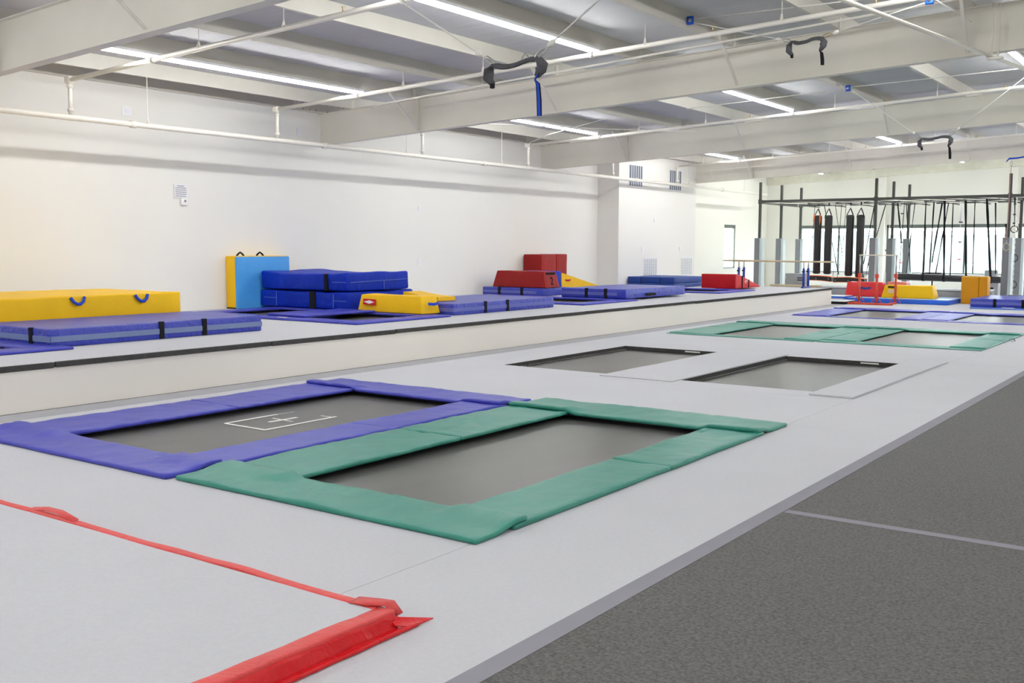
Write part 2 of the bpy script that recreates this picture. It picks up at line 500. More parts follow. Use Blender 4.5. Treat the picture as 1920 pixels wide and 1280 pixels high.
# ------------------------------------------------------------------ ceiling and steel frame
ce = sempty('ceiling')
def insulation(bm, x0, x1, y0, y1):
    nx, ny = 4, int((y1 - y0) / .35)
    g = []
    for i in range(nx + 1):
        row = []
        for j in range(ny + 1):
            x = x0 + (x1 - x0) * i / nx; y = y0 + (y1 - y0) * j / ny
            z = CZ + sl(x) + (noise.noise(Vector((x * .5, y * 1.3, 0))) * .02 - .02) * (1 if 0 < i < nx else 0)
            row.append(bm.verts.new((x, y, z)))
        g.append(row)
    for i in range(nx):
        for j in range(ny):
            bm.faces.new((g[i][j], g[i][j + 1], g[i + 1][j + 1], g[i + 1][j]))
PX = [-18.6 + 2.05 * i for i in range(16)]
xe = [XW] + PX + [XE + .1]
for a, b in zip(xe, xe[1:]):
    obj('insulation_panel', B(insulation, a, b, YN, YF), M_CEIL, ce, smooth=True)
obj('roof_deck', B(lambda bm: add_faces(bm, [(x, y, CZ + .15 + dz + sl(x)) for dz in (0, .1) for x in (XW - .2, XE + .2) for y in (YN - .2, YF + .2)],
    [(0, 1, 3, 2), (4, 6, 7, 5), (0, 4, 5, 1), (2, 3, 7, 6), (0, 2, 6, 4), (1, 5, 7, 3)])), M_STEEL, ce)
FR = [-1.43, 8.8, 19.02, 29.25, 39.42]
def purlin(bm, x, y0, y1):
    z0, z1 = 5.485 + sl(x), CZ + sl(x) - .002
    box(bm, x - .006, x, y0, y1, z0, z1)
    box(bm, x - .075, x - .006, y0, y1, z0, z0 + .006)
    box(bm, x - .075, x - .069, y0, y1, z0 + .006, z0 + .02)
for x in PX:
    obj('purlin', B(purlin, x, YN, YF), M_PURLIN, ce)
obj('eave_strut', B(lambda bm: (box(bm, XW + .001, XW + .03, YN, RY0 - .01, 5.5, 5.78), box(bm, XW + .03, XW + .1, YN, RY0 - .01, 5.5, 5.508))), M_PURLIN, ce)
obj('eave_strut', B(box, XW + .001, XW + .05, RY1 + .02, YF - .15, 5.5, 5.78), M_PURLIN, ce)
# lapped purlin plates with bolt heads by the second frame
for y, n in ((19.02, 0), (29.25, 0)):
    bm = bmesh.new()
    box(bm, XW + .031, XW + .04, y - .95, y + .9, 5.52, 5.77)
    obj('lap_plate', bm, M_STEEL, ce)
    bm = bmesh.new()
    for dy in (-.85, -.65, -.4, -.2, .2, .4, .6, .8):
        for z in (5.56, 5.73):
            box(bm, XW + .041, XW + .052, y + dy - .012, y + dy + .012, z - .012, z + .012)
    b_ = obj('bolts', bm, M_RACK, ce); b_['kind'] = 'stuff'

def slopebox(bm, x0, x1, y0, y1, za, zb):
    ps = [(x, y, z + sl(x)) for z in (za, zb) for y in (y0, y1) for x in (x0, x1)]
    add_faces(bm, ps, [(0, 2, 3, 1), (4, 5, 7, 6), (0, 1, 5, 4), (1, 3, 7, 5), (3, 2, 6, 7), (2, 0, 4, 6)])
for f, y in enumerate(FR):
    x0 = (RX if y > 39 else XW) + .002
    r = obj('rafter', B(slopebox, x0, XE, y - .006, y + .006, 4.695, 5.465), M_STEEL, ce)
    obj('flange', B(slopebox, x0, XE, y - .10, y + .10, 4.68, 4.695), M_STEEL, r)
    obj('flange', B(slopebox, x0, XE, y - .10, y + .10, 5.465, 5.48), M_STEEL, r)
    for x in (-16.42, -12.43, -8.25, -4.1, 0.0, 4.1, 8.2):
        if x in (-16.42, 4.1):
            obj('stiffener', B(box, x - .005, x + .005, y - .095, y - .007, 4.696 + sl(x), 5.464 + sl(x)), M_STEEL, r)
        if x != -16.42 or f > 0:
            xt = x - .05
            bm = bmesh.new()
            # angle brace from the bottom flange out to the purlin above
            for sgn in (-1,):
                ribbon(bm, [(x, y - .1, 4.72 + sl(x)), (x + .1, y - 1.22, 5.5 + sl(x))], .055, .006, (1, 0, 0))
                ribbon(bm, [(x + .025, y - .1, 4.75 + sl(x)), (x + .125, y - 1.22, 5.53 + sl(x))], .05, .006, (0, .7, -.7))
            obj('flange_brace', bm, M_STEEL, r)
    # clips that hold the purlins on the top flange
    for x in PX:
        if x < 0:
            obj('purlin_clip', B(box, x + .002, x + .01, y - .09, y + .02, 5.481 + sl(x), 5.70 + sl(x)), M_STEEL, r)
# end bay at left wall: column faces
for y in FR[1:4]:
    pass

# ------------------------------------------------------------------ sprinkler pipes
zm = 4.53
mp_ = thing('sprinkler_main_pipe', 'long white sprinkler main running along the left wall below the roof beams', 'pipe', (-18.5, 8, zm))
obj('pipe', B(tube, [(-18.5, YN + .1, zm), (-18.5, 46.1, zm)], .057, 12), M_PIPE, mp_, True)
for y in (-2, 4.5, 12.6, 17.9, 24.3, 33.6, 41.2):
    obj('coupling', B(tube, [(-18.5, y - .06, zm), (-18.5, y + .06, zm)], .075, 12), M_PIPE, mp_, True)
for y in (8.2, 12.95, 20.9, 25.2, 30.7, 37.9, 43.5):
    h = obj('hanger_rod', B(tube, [(-18.5, y, zm + .05), (-18.5, y, 5.5 + sl(-18.5))], .008, 6), M_PIPE, mp_)
    obj('hanger_loop', B(ribbon, [(-18.5 - .065, y, zm), (-18.5, y, zm + .16), (-18.5 + .065, y, zm)], .03, .005, (0, 1, 0)), M_PIPE, h)
place = {11.25: 'nearest, crossing the picture at top left', 16.4: 'in front of the second roof beam, behind the nearest waist belt',
         21.55: 'mostly hidden just behind the second roof beam', 26.6: 'in front of the third roof beam', 31.85: 'mostly hidden just behind the third roof beam',
         36.9: 'in front of the farthest roof beam', 6.1: 'nearest the camera above the frame'}
for y in (11.25, 16.4, 21.55, 26.6, 31.85, 36.9):
    z = lambda x: 5.23 + .0417 * (x + 18.6)
    br = thing('sprinkler_branch_pipe', 'white sprinkler branch pipe ' + place[y], 'pipe', (-18.5, y, zm), 'sprinkler branch pipes under the ceiling')
    obj('pipe', B(tube, [(-18.62, y, z(-18.62)), (XE - .3, y, z(XE - .3))], .043 if y < 30 else .04, 12), M_PIPE, br, True)
    obj('riser', B(tube, [(-18.5, y, zm + .05), (-18.5, y, z(-18.5) - .03)], .04, 10), M_PIPE, br, True)
    for zz in (zm + .14, z(-18.5) - .12):
        obj('coupling', B(tube, [(-18.5, y, zz - .03), (-18.5, y, zz + .03)], .058, 10), M_PIPE, br, True)
    obj('elbow', B(rbox, -18.6, -18.43, y - .06, y + .06, z(-18.5) - .07, z(-18.5) + .07, .03), M_PIPE, br, True)
    for x in (-15.9, -10.0, -4.2, 2.0):
        obj('coupling', B(tube, [(x - .04, y, z(x)), (x + .04, y, z(x))], .058, 10), M_PIPE, br, True)
    for x in (-14.6, -12.5, -8.9, -6.4, -3.0, 1.2):
        h = obj('hanger_rod', B(tube, [(x, y, z(x) + .04), (x, y, min(CZ, 5.55) + sl(x))], .007, 6), M_PIPE, br)
        obj('hanger_loop', B(ribbon, [(x, y - .05, z(x)), (x, y, z(x) + .13), (x, y + .05, z(x))], .03, .005, (1, 0, 0)), M_PIPE, h)
    for x in (-11.2, -7.6, -4.9):
        obj('sprinkler_head', B(tube, [(x, y, z(x) + .03), (x, y, z(x) + .07), (x, y, z(x) + .10), (x, y, z(x) + .105)], [.02, .012, .018, .03], 8), M_BRASS, br)
# thin conduit along the second beam, and one on each further beam
for y, lab in ((17.9, 'thin white conduit running just in front of the second roof beam'), (38.9, 'thin white conduit fixed to the face of the farthest roof beam')):
    zc = (lambda x: 5.40 + .055 * (x + 16.3)) if y < 20 else (lambda x: 5.15 + .0417 * (x + 18.9))
    xs0 = -16.6 if y < 20 else -17.9
    c = thing('conduit', lab, 'conduit', (xs0, y, 5.2))
    pts = [(xs0, y, zc(xs0))] + [(xs0 + 2 * i, y, zc(xs0 + 2 * i)) for i in range(1, 12)]
    if y > 20: pts = [(-18.7, y, 4.85), (xs0, y, 4.85), (xs0 - .12, y, zc(xs0))] + pts[1:]
    else: pts = [(-17.9, 18.6, 5.47), (-17.2, 18.3, 5.42)] + pts
    obj('tube', B(tube, pts, .022, 8), M_PIPE, c, True)
# the diagonal bar hung from the second beam at right
db = thing('hanging_rail', 'thick white diagonal rail hung below the second roof beam at upper right', 'rail', (-3.6, 18.7, 5.2))
obj('rail', B(tube, [(-4.95, 9.9, 5.27), (-3.25, 22.0, 5.27)], .032, 10), M_PIPE, db, True)
for dx in (-.05, .05):
    obj('drop_rod', B(tube, [(-3.63 + dx, 18.75, 5.22), (-3.63 + dx, 18.75, 6.12)], .016, 8), M_PIPE, db, True)
obj('clamp', B(rbox, -3.75, -3.5, 18.69, 18.81, 5.2, 5.24, .01), M_PIPE, db)

# ------------------------------------------------------------------ LED strip lights
first = {(-16.45, 8.8): 'long bright strip light at upper left, in front of the second roof beam',
         (-10.3, 8.8): 'long bright strip light at the top of the picture above the nearest waist belt',
         (-16.45, 19.02): 'bright strip light seen between the second and third roof beams, nearer the left wall',
         (-10.3, 19.02): 'bright strip light seen between the second and third roof beams, right of centre',
         (-16.45, 29.25): 'short-looking strip light above the wall vents',
         (-10.3, 29.25): 'short-looking strip light under the third beam, left of the far waist belt',
         (-4.15, 19.02): 'bright strip light cut off by the right edge of the picture'}
for x in (-16.45, -10.3, -4.15, 2.0, 8.15):
    for y in (-11.6, -1.43, 8.8, 19.02, 29.25, 39.42):  # strips of the last bay are added, out of sight, to light it
        y0 = y + (1.0 if y > -5 else 1.4); y1 = y0 + 7.3
        if y == 29.25: y1 += .35
        z = 5.37 + sl(x)
        lab = first.get((x, y)) or 'white strip light, %s, %s' % (
            {-16.45: 'row nearest the left wall', -10.3: 'second row from the left wall', -4.15: 'third row from the left wall', 2.0: 'fourth row, right of the picture', 8.15: 'fifth row, right of the picture'}[x],
            {-11.6: 'far behind the camera', -1.43: 'above the camera', 8.8: 'before the second beam', 19.02: 'past the second beam', 29.25: 'past the third beam', 39.42: 'added unseen to light the far bay'}[y])
        t = thing('strip_light', lab, 'light', (x, y0, z), 'white strip lights under the ceiling')
        obj('housing', B(box, x - .06, x + .06, y0, y1, z + .032, z + .08), M_WHITEP, t)
        obj('diffuser', B(rbox, x - .04, x + .04, y0 + .01, y1 - .01, z - .03, z + .031, .02), M_LED, t)
        if y > 0:
            for q in range(4):
                yy = y0 + .5 + q * (y1 - y0 - 1) / 3
                obj('mounting_clip', B(ribbon, [(x - .10, yy, z + .13), (x - .03, yy, z + .081)], .03, .006, (0, 1, 0)), M_CHROME, t)

# ------------------------------------------------------------------ wall fittings
def vent(name_label, y0, y1, z0, z1, dark):
    t = thing('wall_vent', name_label, 'vent', (RX, (y0 + y1) / 2, z0))
    obj('frame', B(lambda bm: [box(bm, RX + .001, RX + .012, a, b, c, d) for a, b, c, d in ((y0 - .04, y0, z0 - .04, z1 + .04), (y1, y1 + .04, z0 - .04, z1 + .04), (y0, y1, z0 - .04, z0), (y0, y1, z1, z1 + .04))]), M_WHITEP, t)
    obj('backing', B(box, RX + .001, RX + .003, y0, y1, z0, z1), mat('vent_dark', (104, 112, 126)) if dark else mat('vent_pale', (176, 178, 184)), t)
    n = 12
    for i in range(n):
        z = z0 + (z1 - z0) * (i + .5) / n
        obj('louvre', B(box, RX + .0035, RX + .010, y0 + .002, y1 - .002, z - .012, z + .012), M_VENTD if dark else M_WHITEP, t)
    for i in range(1, 6):
        y = y0 + (y1 - y0) * i / 6
        obj('bar', B(box, RX + .0105, RX + .016, y - .018, y + .018, z0, z1), M_WHITEP, t)
vent('upper grey wall vent nearer the corner post', 33.75, 34.75, 4.36, 5.12, True)
vent('upper grey wall vent nearer the far beam', 37.02, 38.02, 4.36, 5.12, True)
vent('lower white wall vent on the left, above the navy mats', 34.97, 36.02, .95, 1.63, False)
vent('lower white wall vent on the right, beside the red wedge', 38.16, 39.15, .95, 1.63, False)
for (y, z, lab, h) in ((35.79, 3.11, 'small white sensor high on the boxed-out wall', .13), (34.84, 2.0, 'small white wall box above the left lower vent', .16), (38.02, 2.0, 'small white wall box above the right lower vent', .16)):
    t = thing('wall_sensor', lab, 'sensor', (RX, y, z))
    obj('case', B(rbox, RX + .001, RX + .025, y - .06, y + .06, z - h / 2, z + h / 2, .02), M_WHITEP, t, True)
    obj('base_plate', B(box, RX + .0005, RX + .006, y - .07, y + .07, z - h / 2 - .02, z + h / 2 + .02), M_WHITEP, t)
t = thing('notice_sheet', 'white printed notice sheet on the left wall above a thermostat', 'notice', (XW, 14.65, 3.4))
obj('sheet', B(box, XW + .02, XW + .024, 14.47, 14.83, 3.17, 3.47), M_PAPER, t)
obj('backing', B(box, XW + .001, XW + .02, 14.475, 14.825, 3.175, 3.465), M_WHITEP, t)
for i in range(6):
    z = 3.435 - i * .045
    obj('printed_line', B(box, XW + .0245, XW + .0255, 14.5 + (.05 if i == 0 else 0), 14.80 - (.06 if i == 0 else random.uniform(0, .02)), z - .009, z + .009), M_INK, t)
t = thing('thermostat', 'small white thermostat under the printed notice', 'thermostat', (XW, 14.8, 3.06))
obj('case', B(rbox, XW + .001, XW + .06, 14.63, 14.81, 3.0, 3.165, .025), M_WHITEP, t, True)
obj('dial', B(tube, [(XW + .06, 14.73, 3.1), (XW + .07, 14.73, 3.1)], .028, 14), M_INK, t)
for (y, z, lab, s) in ((13.33, 4.97, 'white blank plate high on the left wall under the roof', .11), (18.26, 4.97, 'white outlet plate high on the wall beside the second beam', .07), (22.89, 1.61, 'white switch plate low on the wall right of the blue blocks', .06), (22.9, 3.2, 'faint white plate on the wall above the switch plate', .05)):
    t = thing('wall_plate', lab, 'wall plate', (XW, y, z))
    obj('plate', B(rbox, XW + .001, XW + .012, y - s, y + s, z - .1, z + .1, .004), M_WHITEP, t)
    obj('insert', B(box, XW + .012, XW + .017, y - s * .5, y + s * .5, z - .05, z + .05), M_PAPER, t)

# ------------------------------------------------------------------ trampolines
def sm(a, b, x):
    if a == b: return 0.0
    t = min(1, max(0, (x - a) / (b - a)))
    return t * t * (3 - 2 * t)

def pad(parent, m, x0, x1, y0, y1, t=.05, z=0.0, lift=None, seed=0, amp=.010, name='pad', detail=1.0):
    """foam edge pad, a long cushion that sags and creases a little"""
    L = max(x1 - x0, y1 - y0)
    nl = max(4, int(L / .11 * detail)); nw = max(3, int(7 * detail))
    nx, ny = (nl, nw) if x1 - x0 > y1 - y0 else (nw, nl)
    def fn(p):
        q = Vector(p)
        top = (p.z - z) / t
        w = noise.noise(Vector((p.x * 1.6 + seed, p.y * 1.6, seed * .7))) + .5 * noise.noise(Vector((p.x * 4.2, p.y * 4.2 + seed, 3.1)))
        c = noise.noise(Vector((p.x * 9 + seed, p.y * 2.6, 7.7)) if x1 - x0 > y1 - y0 else Vector((p.x * 2.6 + seed, p.y * 9, 7.7)))
        dg = abs(noise.noise(Vector(((p.x + p.y * .8) * 3.4 + seed, (p.x - p.y) * .9, seed * 1.3))))
        gate = max(0, noise.noise(Vector((p.x * .9 + seed * 2, p.y * .9, 9.1))))
        q.z += top * (w * amp + c * amp * .45 - max(0, .10 - dg) * gate * 1.9 * amp / .01 * .14)
        q.x += noise.noise(Vector((p.y * 1.3, seed, 0))) * .012
        q.y += noise.noise(Vector((p.x * 1.3, seed, 5))) * .012
        if lift: q.z += lift(p.x, p.y)
        if q.z < z + .001 and not lift: q.z = z + .001
        return q
    return obj(name, B(rbox, x0, x1, y0, y1, z, z + t, .02, nx, ny, 2, fn), m, parent, True)

def bed(parent, o, z, sag=.015, ext=.24):
    def grid(bm):
        x0, x1, y0, y1 = o[0] - ext, o[1] + ext, o[2] - ext, o[3] + ext
        n = 10
        g = [[bm.verts.new((x0 + (x1 - x0) * i / n, y0 + (y1 - y0) * j / n, z - sag * math.sin(math.pi * i / n) * math.sin(math.pi * j / n))) for j in range(n + 1)] for i in range(n + 1)]
        for i in range(n):
            for j in range(n):
                bm.faces.new((g[i][j], g[i + 1][j], g[i + 1][j + 1], g[i][j + 1]))
        r = bmesh.ops.extrude_face_region(bm, geom=bm.faces[:])
        for v in [e for e in r['geom'] if isinstance(e, bmesh.types.BMVert)]:
            v.co.z -= .004
    return obj('bed', B(grid), M_BED, parent, True)

def pit(parent, o, z0=-.5, z1=-.061):
    def f(bm):
        x0, x1, y0, y1 = o[0] - .29, o[1] + .29, o[2] - .29, o[3] + .29
        w = .03
        box(bm, x0, x1, y0, y1, z0 - w, z0)
        box(bm, x0, x0 + w, y0, y1, z0, z1); box(bm, x1 - w, x1, y0, y1, z0, z1)
        box(bm, x0 + w, x1 - w, y0, y0 + w, z0, z1); box(bm, x0 + w, x1 - w, y1 - w, y1, z0, z1)
    return obj('pit_liner', B(f), M_PIT, parent)

def springs(parent, o, z):
    def f(bm):
        n = int((o[3] - o[2]) / .09)
        for i in range(n):
            y = o[2] + (i + .5) * (o[3] - o[2]) / n
            tube(bm, [(o[0] - .02, y, z + .012), (o[0] + .045, y + .01, z + .01)], .009, 5)
    s = obj('springs', B(f), M_CHROME, parent); s['kind'] = 'stuff'

def inner_rim(parent, o, m, z0, z1, w=.02):
    def f(bm):
        box(bm, o[0] - .001, o[0] + w, o[2], o[3], z0, z1); box(bm, o[1] - w, o[1] + .001, o[2], o[3], z0, z1)
        box(bm, o[0] + w, o[1] - w, o[2] - .001, o[2] + w, z0, z1); box(bm, o[0] + w, o[1] - w, o[3] - w, o[3] + .001, z0, z1)
    return obj('rim', B(f), m, parent)

def tramp(label, o, m, wl_, wr, wn, wf, t=.05, splits=True, seed=1, nearlap=True, farlap=True, bedz=-.05, tn=None, base=0.0, detail=1.0, amp=.010):
    T = thing('trampoline', label, 'trampoline', ((o[0] + o[1]) / 2, (o[2] + o[3]) / 2, base))
    bed(T, o, base + bedz, ext=.24 if m else 0.0)
    pit(T, o, base - .45, base - .061)
    if m is None: return T
    x0, x1, y0, y1 = o
    ym = (y0 + y1) / 2 + .12
    ov = .16
    for (a, b, s) in ((x0 - wl_, x0 + .03, 0), (x1 - .03, x1 + wr, 9)):
        pad(T, m, a, b, y0 - ov, ym - .004, t, base + .001, seed=seed + s, detail=detail, amp=amp)
        pad(T, m, a, b, ym + .004, y1 + ov, t, base + .001, seed=seed + s + 3, detail=detail, amp=amp)
    ln = lambda x, y: (t * .92 * (1 - sm(y0 - ov - .12, y0 - ov + .0, y) * 0) ) * sm(y0 - ov - .22, y0 - ov + .05, y) * (1 - sm(x0 - .02, x0 + .12, x) * (1 - sm(x1 - .12, x1 + .02, x)))
    lf = lambda x, y: t * .92 * (1 - sm(y1 + ov - .05, y1 + ov + .22, y)) * (1 - sm(x0 - .02, x0 + .12, x) * (1 - sm(x1 - .12, x1 + .02, x)))
    pad(T, m, x0 - wl_, x1 + wr, y0 - wn, y0 + .02, tn or t, base + .001, lift=None if tn else ln, seed=seed + 20, detail=detail, amp=amp)
    pad(T, m, x0 - wl_, x1 + wr, y1 - .02, y1 + wf, t, base + .001, lift=lf, seed=seed + 30, detail=detail, amp=amp)
    return T

tb = tramp('blue-padded trampoline in the foreground left, with white tape marks on its bed', LOW['b1'], M_BLUE, .95, .60, .62, .72, seed=11, detail=1.7, amp=.012, t=.045)
def tape(bm, a, b, w=.045, z=-.0795):
    o = LOW['b1']
    ft = lambda p: -.05 - .015 * math.sin(math.pi * (p[0] - o[0] + .24) / (o[1] - o[0] + .48)) * math.sin(math.pi * (p[1] - o[2] + .24) / (o[3] - o[2] + .48)) + .0025
    a, b = Vector((*a, ft(a))), Vector((*b, ft(b)))
    d = (b - a).normalized(); n = Vector((-d.y, d.x, 0)) * w / 2
    u = Vector((0, 0, .003))
    add_faces(bm, [a + n, a - n, b - n, b + n, a + n + u, a - n + u, b - n + u, b + n + u], [(0, 1, 2, 3), (7, 6, 5, 4), (0, 4, 5, 1), (1, 5, 6, 2), (2, 6, 7, 3), (3, 7, 4, 0)])
for a, b, w in (((-10.02, 7.97), (-9.28, 7.97), .05), ((-9.30, 7.97), (-9.31, 9.14), .05), ((-10.02, 7.97), (-10.03, 8.8), .05), ((-10.03, 8.8), (-10.0, 9.06), .012),
                ((-9.31, 9.08), (-9.52, 9.08), .02), ((-9.68, 8.36), (-9.66, 8.80), .06), ((-9.86, 8.58), (-9.48, 8.56), .03)):
    obj('tape_mark', B(tape, a, b, w), M_TAPE, tb)
tramp('green-padded trampoline in the foreground, nearest the camera', LOW['g1'], M_GREEN, .88, .62, .62, .86, seed=41, detail=1.7, amp=.012, t=.045)
for k_, lab in (('k1', 'bare black trampoline sunk in the white floor, the one nearer the platform'), ('k2', 'bare black trampoline sunk in the white floor, the one nearer the grey carpet')):
    o = LOW[k_]
    T = tramp(lab, o, None, 0, 0, 0, 0, bedz=-.08)
    inner_rim(T, o, M_BLACKEDGE, -.078, -.002)
    springs(T, (o[0] + .02, o[1] - .02, o[2], o[3] - .02), -.078)
    obj('tag', B(box, o[1] - .75, o[1] - .42, o[3] - .028, o[3] - .022, -.045, -.02), M_TAPE, T)
# raised white border panels round the bare trampolines
def wpad(label, x0, x1, y0, y1, seed, h=.016):
    def fn(p):
        q = Vector(p)
        if p.z > .006: q.z += noise.noise(Vector((p.x * 1.2 + seed, p.y * 1.2, 0))) * .006
        return q
    t = obj('border_mat', B(rbox, x0, x1, y0, y1, .001, h, .006, 6, 24, 1, fn), M_FLOOR, loc=((x0 + x1) / 2, (y0 + y1) / 2, 0), smooth=True)
    tag(t, label, 'mat')
wpad('thin white carpeted border mat beside the right-hand bare trampoline', LOW['k2'][1] + .005, -4.37, 14.2, 19.74, 1, .03)
wpad('thin white carpeted mat between the two bare trampolines', LOW['k1'][1] + .005, LOW['k2'][0] - .005, 14.3, 19.3, 4)
tramp('left of the two green-padded trampolines in the middle distance', LOW['g2'], M_GREEN, 1.05, .72, .32, .85, seed=61, detail=.9, amp=.007, t=.034, tn=.016, bedz=-.012)
tramp('right of the two green-padded trampolines in the middle distance', LOW['g3'], M_GREEN, .72, .68, .55, .72, seed=81, detail=.9, amp=.007, t=.034, tn=.016, bedz=-.012)
tramp('left of the two far blue-padded trampolines beyond the green ones', LOW['b2'], M_BLUE, 1.0, .62, .26, .95, seed=91, detail=.9, amp=.007, t=.034, tn=.016, bedz=-.012)
tramp('right of the two far blue-padded trampolines, cut off by the right picture edge', LOW['b3'], M_BLUE, .70, .70, .55, .80, seed=97, detail=.9, amp=.007, t=.034, tn=.016, bedz=-.012)
# small black strap on the edge of the right green trampoline
t = obj('loose_strap', B(ribbon, [(-4.34, 25.3, .03), (-4.22, 25.2, .07), (-4.16, 25.05, .02), (-4.2, 24.9, .012)], .05, .006, (0, 1, 0)), M_BLACK, loc=(-4.25, 25.1, 0))
tag(t, 'small black strap end curling off the right green trampoline pad', 'strap')

plab = ['sunken blue-padded trampoline at the far left, under the long blue mat', 'sunken blue-padded trampoline in front of the stacked royal blue blocks',
        'sunken blue-padded trampoline between the low mats under the red number block', 'sunken blue-padded trampoline under the red wedge']
for i, o in enumerate(PLAT):
    x0, x1, y0, y1 = o
    T = thing('platform_trampoline', plab[i], 'trampoline', ((x0 + x1) / 2, (y0 + y1) / 2, ZP))
    bed(T, o, ZP - .04)
    pit(T, o, ZP - .35, ZP - .061)
    w = .46
    pad(T, M_BLUE, x1 - .02, x1 + w, y0 - .45, y1 + .5, .045, ZP + .001, seed=i + 3, detail=.7, amp=.004)
    pad(T, M_BLUE, x0 - w, x0 + .02, y0 - .45, y1 + .5, .045, ZP + .001, seed=i + 5, detail=.7, amp=.004)
    pad(T, M_BLUE, x0, x1 - .03, y0 - .45, y0 + .02, .045, ZP + .001, seed=i + 7, detail=.7, amp=.004)
    pad(T, M_BLUE, x0, x1 - .03, y1 - .02, y1 + .45, .045, ZP + .001, seed=i + 9, detail=.7, amp=.004)
    if i == 1:
        pad(T, M_BLUE, -16.6, -15.5, y0 - .1, y1 + .1, .05, ZP + .046, seed=77, name='throw_pad')
        obj('tag', B(box, -15.95, -15.7, y0 - .42, y0 - .34, ZP + .055, ZP + .06), M_TAPE, T)

# ------------------------------------------------------------------ mats and blocks on the platform
def soft(bm, x0, x1, y0, y1, z0, z1, r=.03, n=.25, amp=.012, seed=0, fn2=None, sagtop=0.0):
    """vinyl covered foam block"""
    nx, ny, nz = (max(2, int((b - a) / n)) for a, b in ((x0, x1), (y0, y1), (z0, z1)))
    def fn(p):
        q = Vector(p)
        w = noise.noise_vector(Vector((p.x * 1.7 + seed, p.y * 1.7, p.z * 1.7)))
        q += Vector((w.x, w.y, w.z if p.z > z0 + .05 else 0)) * amp
        if sagtop and p.z > (z0 + z1) / 2:
            u = (p.x - x0) / (x1 - x0); v = (p.y - y0) / (y1 - y0)
            q.z -= sagtop * max(0, math.sin(math.pi * u)) * max(.0, math.sin(math.pi * v)) + sagtop * .6 * (math.sin(math.pi * u) + math.sin(math.pi * v)) * .5 * (p.z - z0) / (z1 - z0)
        if q.z < z0: q.z = z0
        return fn2(q) if fn2 else q
    rbox(bm, x0, x1, y0, y1, z0, z1, r, nx, ny, nz, fn)

def creases(bm_dummy=None): pass

def landing_mat(label, x0, x1, y0, y1, z0, h, fmat, straps_x=(), straps_y=(), left=True, mesh=M_MESH, seed=0, zip_=False, bandr=(0.3, .62)):
    """low landing mat: vinyl cover, air-mesh band round the side, black straps"""
    T = thing('landing_mat', label, 'mat', ((x0 + x1) / 2, (y0 + y1) / 2, z0))
    obj('cover', B(soft, x0, x1, y0, y1, z0, z0 + h, .025, .16, .008, seed), fmat, T, True)
    b0, b1 = z0 + h * bandr[0], z0 + h * bandr[1]
    g = .012
    def band(bm):
        rbox(bm, x1 - .02, x1 + g, y0 + .0, y1 - .0, b0, b1, .006, 1, 20, 1)
    if 'x' in str(mesh.name) or True:
        if mesh is not None and left in (True, 'both'):
            obj('mesh_band', B(band), mesh, T)
        if left in (True, 'front', 'both'):
            obj('mesh_band', B(rbox, x0 + .03, x1 + (g if left != 'front' else -.28), y0 - g, y0 + .02, b0, b1, .006, 12, 1, 1), mesh, T)
    for y in straps_y:
        obj('strap', B(rbox, x1 - .03, x1 + .022, y - .045, y + .045, z0 + .005, z0 + h + .012, .01), M_BLACK, T)
    for x in straps_x:
        obj('strap', B(rbox, x - .05, x + .05, y0 - .022, y0 + .03, z0 + .005, z0 + h + .012, .01), M_BLACK, T)
    return T

# long blue mat front left and yellow crash mat behind it
landing_mat('long blue landing mat with grey side band, in front of the yellow crash mat', -16.15, -14.12, 8.12, 12.08, ZP, .27, M_BLUESIDE, straps_x=(-14.6,), straps_y=(10.02, 10.85), seed=2)
T = thing('crash_mat', 'thick yellow crash mat with two blue loop handles at the left edge', 'mat', (-17.6, 9.5, ZP))
def yfn(q):
    return q
obj('cover', B(soft, -18.9, -16.32, 8.3, 12.02, ZP, 1.225, .03, .3, .012, 5), M_YEL, T, True)
for y in (9.92, 11.17):
    obj('handle', B(tube, [(-16.31, y - .13, 1.205), (-16.28, y - .09, 1.13), (-16.27, y - .03, 1.09), (-16.27, y + .03, 1.09), (-16.28, y + .09, 1.13), (-16.31, y + .13, 1.205)], .027, 8), M_WEBBLUE, T)

# standing yellow and blue block against the wall
T = thing('standing_block', 'tall block with yellow edge and light blue face leaning on the wall', 'block', (-19.6, 16.6, ZP))
obj('yellow_cover', B(soft, -19.78, -19.44, 15.86, 17.5, ZP, 1.85, .02, .2, .006, 3), M_YEL, T, True)
obj('blue_face', B(soft, -19.438, -19.36, 15.85, 17.48, ZP, 1.835, .02, .2, .006, 4), M_SKY, T, True)
for y in (16.15, 16.75):
    obj('handle', B(tube, [(-19.6, y - .11, 1.845), (-19.6, y - .06, 1.90), (-19.6, y, 1.935), (-19.6, y + .06, 1.90), (-19.6, y + .11, 1.845)], .022, 8), M_BLACK, T)
obj('base_edge', B(box, -19.77, -19.45, 15.855, 15.862, ZP, ZP + .03), M_BLACK, T)

def seam(bm, pts, w=.012, t=.008, wd=(0, 0, 1)):
    ribbon(bm, pts, w, t, wd)
